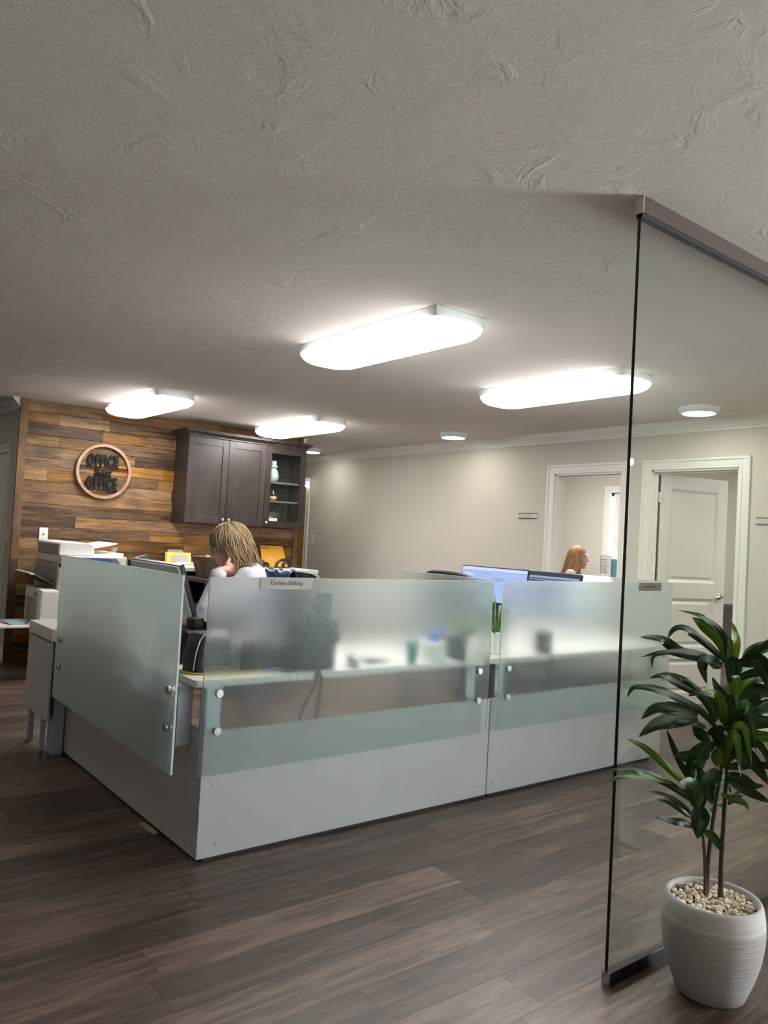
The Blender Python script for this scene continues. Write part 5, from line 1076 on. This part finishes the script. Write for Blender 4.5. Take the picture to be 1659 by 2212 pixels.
# =================================================================== PEOPLE
def blob(shapes, voxel, smooth=4):
    """one continuous surface grown from tapered capsules and ellipsoids"""
    bm = bmesh.new()
    for s in shapes:
        if s[0] == 'e':
            c, r_ = s[1], s[2]; R_ = s[3] if len(s) > 3 else Matrix.Identity(3)
            g = bmesh.ops.create_icosphere(bm, subdivisions=3, radius=1)['verts']
            for v in g: v.co = R_ @ Vector((v.co.x*r_[0], v.co.y*r_[1], v.co.z*r_[2]))+Vector(c)
        else:
            a, b_, r0, r1 = Vector(s[1]), Vector(s[2]), s[3], s[4]
            k = max(2, int((b_-a).length/(min(r0, r1)*0.45)))
            d = (b_-a).normalized(); q = d.to_track_quat('Z', 'Y').to_matrix()
            rings = []
            n = 16
            prof = [(r0*math.cos(t), -r0*math.sin(t)) for t in [PI/2*(1-i/4) for i in range(5)]]+[(r0+(r1-r0)*i/k, (b_-a).length*i/k) for i in range(1, k)]+[(r1*math.cos(t), (b_-a).length+r1*math.sin(t)) for t in [PI/2*i/4 for i in range(5)]]
            for rr, h_ in prof:
                rr = max(rr, 1e-4); rings.append([bm.verts.new(q @ Vector((rr*math.cos(2*PI*i/n), rr*math.sin(2*PI*i/n), h_))+a) for i in range(n)])
            for x, y in zip(rings, rings[1:]):
                for i in range(n): bm.faces.new((x[i], x[(i+1) % n], y[(i+1) % n], y[i]))
            bm.faces.new(rings[0][::-1]); bm.faces.new(rings[-1])
    me = bpy.data.meshes.new('b'); bm.to_mesh(me); bm.free()
    o = bpy.data.objects.new('b', me); COL.objects.link(o)
    m_ = o.modifiers.new('r', 'REMESH'); m_.mode = 'VOXEL'; m_.voxel_size = voxel; m_.use_smooth_shade = True
    s_ = o.modifiers.new('s', 'SMOOTH'); s_.factor = 0.5; s_.iterations = smooth
    dg = bpy.context.evaluated_depsgraph_get(); out = bpy.data.meshes.new_from_object(o.evaluated_get(dg)); bpy.data.objects.remove(o)
    out.polygons.foreach_set('use_smooth', [True]*len(out.polygons))
    return out
SKIN = M('skin', (0.56, 0.30, 0.225), 0.5, var=0.08, scale=30); SKIN2 = M('skin_fair', (0.64, 0.37, 0.29), 0.5, var=0.06, scale=30)
LIPS = M('lips', (0.42, 0.14, 0.12), 0.45); EYEW = M('eye_white', (0.75, 0.73, 0.70), 0.3); EYED = M('eye_iris', (0.05, 0.06, 0.07), 0.2)
def hair_mat(name, lo, mid, hi):
    m, nt, b = nmat(name); L = nt.links.new
    at = N(nt, 'ShaderNodeAttribute'); at.attribute_name = 'lock'
    r = ramp(nt, [(0.0, lo), (0.5, mid), (1.0, hi)], at.outputs['Fac']); L(r.outputs[0], b.inputs['Base Color']); b.inputs['Roughness'].default_value = 0.42
    return m
def head_shapes(Rm, c):
    c = Vector(c); f = lambda x, y, z_: Rm @ Vector((x, y, z_))+c
    E_ = lambda p, r_: ('e', f(*p), r_, Rm)
    return [E_((0, -0.015, 0.025), (0.074, 0.096, 0.098)), E_((0, 0.022, -0.025), (0.063, 0.074, 0.088)), E_((0, 0.045, -0.070), (0.048, 0.045, 0.045)),
            E_((0, 0.070, -0.098), (0.024, 0.020, 0.019)), E_((0, 0.066, 0.042), (0.056, 0.028, 0.034)),
            ('c', f(0, 0.088, 0.022), f(0, 0.110, -0.022), 0.008, 0.0115), E_((0.012, 0.098, -0.026), (0.009, 0.010, 0.008)), E_((-0.012, 0.098, -0.026), (0.009, 0.010, 0.008)),
            E_((0, 0.090, -0.058), (0.024, 0.012, 0.0075)), E_((0, 0.088, -0.070), (0.021, 0.012, 0.008)),
            E_((0.040, 0.062, -0.022), (0.024, 0.025, 0.026)), E_((-0.040, 0.062, -0.022), (0.024, 0.025, 0.026)),
            E_((0.032, 0.080, 0.027), (0.020, 0.011, 0.007)), E_((-0.032, 0.080, 0.027), (0.020, 0.011, 0.007)),
            E_((0.074, -0.008, -0.012), (0.008, 0.019, 0.031)), E_((-0.074, -0.008, -0.012), (0.008, 0.019, 0.031))]
def face_parts(t, Rm, c, eyebrow):
    c = Vector(c); f = lambda x, y, z_: Rm @ Vector((x, y, z_))+c
    for s_ in (-1, 1):
        e_ = part('eye', MB().ball(f(s_*0.031, 0.079, 0.010), 0.0105, 12, 8), EYEW, t)
        part('iris', MB().ball(f(s_*0.031, 0.0868, 0.009), 0.0050, 10, 6), EYED, e_)
        part('eyebrow', MB().tube([f(s_*0.014, 0.094, 0.031), f(s_*0.032, 0.090, 0.036), f(s_*0.052, 0.076, 0.031)], [0.0025, 0.003, 0.0015], 6), eyebrow, t)
    part('lips', MB().ball(f(0, 0.0985, -0.0585), (0.019, 0.0055, 0.0045), 14, 8).ball(f(0, 0.0965, -0.068), (0.017, 0.0055, 0.0052), 14, 8), LIPS, t)
def finger(base, d, bend, length, r_):
    """three phalanges, each bent a little more towards the bend direction"""
    out = []; p = Vector(base); d = Vector(d).normalized(); b_ = Vector(bend).normalized()
    for k, (fr, a) in enumerate(((0.45, 0.15), (0.31, 0.45), (0.24, 0.4))):
        d = (d*math.cos(a)+(b_-d*b_.dot(d)).normalized()*math.sin(a)).normalized(); q = p+d*length*fr
        out.append(('c', p, q, r_*(1-0.1*k), r_*(0.92-0.1*k))); p = q
    return out
def hand(wrist, d, palm_n, thumb_side):
    """palm with four fingers along d, curling towards palm_n; thumb leaves the side of the palm"""
    w_ = Vector(wrist); d = Vector(d).normalized(); pn = Vector(palm_n); pn = (pn-d*pn.dot(d)).normalized(); sd = d.cross(pn)*thumb_side
    Rm = Matrix((sd, d, pn)).transposed(); out = [('c', w_-d*0.02, w_+d*0.03, 0.024, 0.026), ('e', w_+d*0.055, (0.040, 0.050, 0.0135), Rm)]
    for k, (o_, l_) in enumerate(((0.030, 0.072), (0.010, 0.080), (-0.010, 0.075), (-0.029, 0.058))):
        out += finger(w_+d*0.088+sd*o_, d+sd*o_*2.2, pn, l_, 0.0088 if k < 3 else 0.0078)
    out += finger(w_+d*0.030+sd*0.034, d*0.6+sd*0.8, pn*0.6+d*0.6, 0.064, 0.0102)
    return out
def locks(t, Rm, c, n, mat, length, spread, start_front, part_side, seed, wave=0.012, rad=0.0065, back_only=None):
    """hair of many tapering locks that follow the skull and then hang, plus a close cap"""
    random.seed(seed); c = Vector(c); mb = MB(); vals = []
    ax = (0.082, 0.106, 0.108)
    for k in range(n):
        phi = random.uniform(-PI, PI)            # 0 = face, +-pi = nape
        lay = random.random()
        front = abs(phi) < start_front
        th0 = random.uniform(0.02, 0.5); L_ = length*(0.75+0.3*random.random())*(0.55+0.45*lay)
        if front: L_ = min(L_, (0.085 if abs(phi) < 0.7 else 0.125)+0.045*random.random())
        if back_only is not None and abs(phi) < back_only and not front: phi = math.copysign(back_only+random.random()*0.5, phi)
        grow = 1.0+0.12*lay+0.06
        pts = []; th = th0; ln_ = 0; prev = None; phs = 5*phi+9*lay+random.uniform(-0.7, 0.7); fq = random.uniform(42, 52); z_hang = None
        steps = 14
        for s_ in range(steps+1):
            u = s_/steps*L_+0.0
            tt = th0+u/0.105
            if tt < 1.75:
                p = Vector((math.sin(tt)*math.sin(phi)*ax[0]*grow+part_side*0.0, -0.012+math.sin(tt)*math.cos(phi)*ax[1]*grow, 0.022+math.cos(tt)*ax[2]*grow))
                last = p; lt = u
            else:
                g_ = u-lt; out = Vector((math.sin(phi), math.cos(phi), 0))
                p = last+Vector((0, 0, -g_))+out*(spread*g_)-Vector((0, 0, 0))
            w_ = wave*min(1, s_/5)*math.sin(u*fq+phs)
            sv = Vector((math.cos(phi), -math.sin(phi), 0)); ov = Vector((math.sin(phi), math.cos(phi), 0.2))
            pts.append(Rm @ (p+sv*w_+ov*w_*0.5*math.cos(phs))+c)
        r0 = rad*random.uniform(0.7, 1.25)
        nv_ = len(mb.v); mb.tube(pts, [r0*(0.55+0.45*math.sin(PI*min(1, 0.15+0.7*i/steps)))*(1 if i < steps-3 else (steps-i+0.25)/3.4) for i in range(steps+1)], 5, flat=0.5)
        vals += [random.random()*0.75+0.25*lay]*(len(mb.v)-nv_)
    me = mb.mesh('hair'); a = me.attributes.new('lock', 'FLOAT', 'POINT'); a.data.foreach_set('value', vals)
    return link('hair', me, mat, t)
def hair_cap(t, Rm, c, mat, low):
    """close-lying underlayer so that no scalp shows"""
    f = lambda x, y, z_: Rm @ Vector((x, y, z_))+Vector(c)
    rings = []
    for i in range(9):
        th = 0.03+i/8*1.75; ring = []
        for k in range(28):
            phi = 2*PI*k/28; cf = (1+math.cos(phi))/2; t2 = th*(1-0.47*cf**2.2)
            q = (math.sin(t2)*math.sin(phi)*0.0845, -0.013+math.sin(t2)*math.cos(phi)*0.1075, 0.024+math.cos(t2)*0.1085)
            ring.append(f(*q))
        rings.append(ring)
    o = part('hair_underlayer', MB().loft(rings, cap=True), mat, t)
    a = o.data.attributes.new('lock', 'FLOAT', 'POINT'); a.data.foreach_set('value', [0.4]*len(o.data.vertices))
# ---------------------------------------------------------------- seated person in the pale sweater
w1_ = thing('person', 'person with short wavy blond hair and glasses in a pale knit sweater, hand at neck', 'person', (2.111, 4.075, 0), math.radians(66))
HR = Matrix.Rotation(math.radians(-16), 3, 'X'); HC = (0, 0.0, 1.222)
neck = [('c', (0, -0.035, 1.165), (0, -0.085, 1.05), 0.052, 0.062)]
LS, LE, LW = (-0.165, -0.10, 1.045), (-0.235, 0.115, 0.885), (-0.140, 0.060, 1.078)
RS, RE, RW = (0.165, -0.085, 1.045), (0.235, 0.02, 0.80), (0.10, 0.215, 0.775)
tor = [('e', (0, -0.105, 0.95), (0.165, 0.105, 0.145)), ('e', (0, -0.130, 1.05), (0.125, 0.075, 0.080)), ('e', (0, -0.13, 0.76), (0.150, 0.105, 0.16)), ('e', (0, -0.15, 0.57), (0.175, 0.13, 0.12)), ('c', LS, RS, 0.060, 0.060), ('c', (0, -0.09, 1.045), (0, -0.10, 0.95), 0.062, 0.09),
       ('e', (-0.07, -0.02, 0.90), (0.065, 0.05, 0.06)), ('e', (0.07, -0.02, 0.90), (0.065, 0.05, 0.06))]
arms = [('c', LS, LE, 0.056, 0.043), ('c', LE, LW, 0.043, 0.030), ('c', RS, RE, 0.056, 0.043), ('c', RE, RW, 0.042, 0.029)]
legs = []
for s_ in (-1, 1):
    legs += [('c', (s_*0.09, -0.13, 0.535), (s_*0.12, 0.28, 0.535), 0.085, 0.062), ('c', (s_*0.12, 0.28, 0.535), (s_*0.12, 0.30, 0.10), 0.058, 0.036)]
feet = []
for s_ in (-1, 1): feet += [('c', (s_*0.12, 0.29, 0.06), (s_*0.125, 0.43, 0.032), 0.036, 0.030)]
hl = hand((-0.132, 0.046, 1.092), (0.45, -0.85, 0.12), (0.7, 0.5, 0.05), 1)
hr = hand(RW, (-0.25, 0.95, -0.02), (0, 0.05, -1), -1)
link('body', blob(head_shapes(HR, HC)+neck+tor+arms+legs+feet+hl+hr, 0.0062, 3), SKIN, w1_)
big = lambda sh, k: [('e', s[1], tuple(q+k for q in s[2]), *s[3:]) if s[0] == 'e' else ('c', s[1], s[2], s[3]+k, s[4]+k) for s in sh]
KNIT, nt, b = nmat('pale_knit'); L = nt.links.new
tc = N(nt, 'ShaderNodeTexCoord'); wv = N(nt, 'ShaderNodeTexWave'); wv.inputs['Scale'].default_value = 60; wv.inputs['Distortion'].default_value = 3; L(tc.outputs['Object'], wv.inputs['Vector'])
w2 = N(nt, 'ShaderNodeTexVoronoi'); w2.inputs['Scale'].default_value = 34; L(tc.outputs['Object'], w2.inputs['Vector'])
ad = N(nt, 'ShaderNodeMath', operation='ADD'); L(wv.outputs['Fac'], ad.inputs[0]); L(w2.outputs['Distance'], ad.inputs[1])
r = ramp(nt, [(0.0, (0.34, 0.35, 0.39)), (0.6, (0.46, 0.47, 0.51))], w2.outputs['Distance']); L(r.outputs[0], b.inputs['Base Color']); b.inputs['Roughness'].default_value = 0.95
bp = N(nt, 'ShaderNodeBump'); bp.inputs['Strength'].default_value = 0.3; bp.inputs['Distance'].default_value = 0.004; L(ad.outputs[0], bp.inputs['Height']); L(bp.outputs[0], b.inputs['Normal'])
lw = Vector(LE).lerp(Vector(LW), 0.93); rw = Vector(RE).lerp(Vector(RW), 0.93)
slv = [('c', LS, LE, 0.070, 0.062), ('c', LE, lw, 0.060, 0.040), ('c', RS, RE, 0.070, 0.056), ('c', RE, rw, 0.054, 0.040), ('e', LE, (0.062, 0.062, 0.060))]
link('sweater', blob(big(tor, 0.016)+slv, 0.009, 5), KNIT, w1_)
for a, b_ in ((Vector(LE), lw), (Vector(RE), rw)):
    d = (b_-a).normalized(); part('cuff', MB().tube([b_-d*0.035, b_-d*0.03, b_+d*0.022, b_+d*0.026], [0.040, 0.0445, 0.0435, 0.038], 20), KNIT, w1_)
link('trousers', blob(big(legs, 0.012)+[('e', (0, -0.15, 0.56), (0.185, 0.145, 0.11))], 0.011, 4), NAVY, w1_)
for s_ in (-1, 1): part('shoe', MB().loft([[(x+s_*0.125, y, z_) for x, y in R2(-0.042+d, 0.042-d, 0.235+d, 0.475-d, 0.04, 5)] for d, z_ in ((0, 0.0), (0, 0.03), (0.008, 0.055), (0.02, 0.075))]), BLACK, w1_)
HB = hair_mat('hair_dark_blond', (0.075, 0.042, 0.018), (0.20, 0.125, 0.055), (0.46, 0.33, 0.17))
face_parts(w1_, HR, HC, HB)
hair_cap(w1_, HR, HC, HB, 0.2)
locks(w1_, HR, HC, 1500, HB, 0.325, 0.16, 1.2, 0.0, 77, 0.008, 0.0033)
gl = [lambda x, y, z_: HR @ Vector((x, y, z_))+Vector(HC)][0]
gs = part('glasses', MB().tube([gl(-0.078, 0.0, 0.012), gl(-0.074, 0.06, 0.016), gl(-0.060, 0.105, 0.016)], 0.0022, 6).tube([gl(0.078, 0.0, 0.012), gl(0.074, 0.06, 0.016), gl(0.060, 0.105, 0.016)], 0.0022, 6).tube([gl(-0.010, 0.115, 0.012), gl(0.010, 0.115, 0.012)], 0.0018, 6), M('glasses_gold', (0.45, 0.36, 0.2), 0.25, metal=1.0), w1_)
for s_ in (-1, 1):
    rim = [gl(s_*(0.035+0.025*math.cos(a)), 0.112-0.005*abs(math.cos(a)), 0.006+0.018*math.sin(a)) for a in [2*PI*i/20 for i in range(21)]]
    part('rim', MB().tube(rim, 0.0018, 6, cap=False), M('glasses_rim', (0.03, 0.02, 0.015), 0.3), gs)
    part('lens', MB().add(rim[:20]+[p+Vector((0, 0.001, 0)) for p in rim[:20]], [tuple(range(20)), tuple(range(39, 19, -1))]), PANE, gs)
# ---------------------------------------------------------------- long-haired person in the far office
w2_ = thing('person', 'person with long reddish wavy hair and drop earring in pink top beyond the doorway', 'person', (7.365, 5.655, 0), math.radians(-147))
HR2 = Matrix.Rotation(math.radians(-3), 3, 'X'); HC2 = (0, 0.0, 1.222)
neck2 = [('c', (0, -0.03, 1.165), (0, -0.055, 1.03), 0.046, 0.052)]
LS2, LE2, LW2 = (-0.150, -0.07, 1.035), (-0.20, 0.03, 0.77), (-0.14, 0.24, 0.78); RS2, RE2, RW2 = (0.150, -0.07, 1.035), (0.20, 0.03, 0.77), (0.14, 0.24, 0.78)
tor2 = [('e', (0, -0.075, 0.95), (0.140, 0.095, 0.14)), ('e', (0, -0.09, 0.74), (0.125, 0.09, 0.15)), ('e', (0, -0.10, 0.57), (0.16, 0.12, 0.11)), ('c', LS2, RS2, 0.050, 0.050), ('c', (0, -0.06, 1.065), (0, -0.07, 0.95), 0.055, 0.08), ('e', (-0.06, 0.0, 0.88), (0.055, 0.045, 0.055)), ('e', (0.06, 0.0, 0.88), (0.055, 0.045, 0.055))]
arms2 = [('c', LS2, LE2, 0.046, 0.036), ('c', LE2, LW2, 0.036, 0.026), ('c', RS2, RE2, 0.046, 0.036), ('c', RE2, RW2, 0.036, 0.026)]
hh = hand(LW2, (0.1, 1, -0.05), (0, 0, -1), 1)+hand(RW2, (-0.1, 1, -0.05), (0, 0, -1), -1)
link('body', blob(head_shapes(HR2, HC2)+neck2+tor2+arms2+legs+feet+hh, 0.0066, 3), SKIN2, w2_)
PINK = M('pink_top', (0.66, 0.48, 0.48), 0.9, var=0.05, bump=0.3, bscale=200)
link('top', blob(big(tor2, 0.012)+[('c', LS2, LE2, 0.060, 0.050), ('c', RS2, RE2, 0.060, 0.050)], 0.010, 4), PINK, w2_)
link('trousers', blob(big(legs, 0.010)+[('e', (0, -0.12, 0.56), (0.17, 0.135, 0.10))], 0.012, 4), BLACKM, w2_)
HG = hair_mat('hair_reddish', (0.14, 0.055, 0.018), (0.33, 0.17, 0.065), (0.58, 0.38, 0.18))
face_parts(w2_, HR2, HC2, HG)
hair_cap(w2_, HR2, HC2, HG, 0.2)
locks(w2_, HR2, HC2, 1200, HG, 0.48, 0.20, 0.0, 0.0, 78, 0.008, 0.0035, back_only=1.35)
for s_ in (-1, 1): part('earring', MB().ball((s_*0.083, -0.004, 1.172), (0.006, 0.006, 0.011), 8, 6).ball((s_*0.083, -0.004, 1.188), 0.005, 8, 6), PAPER, w2_)
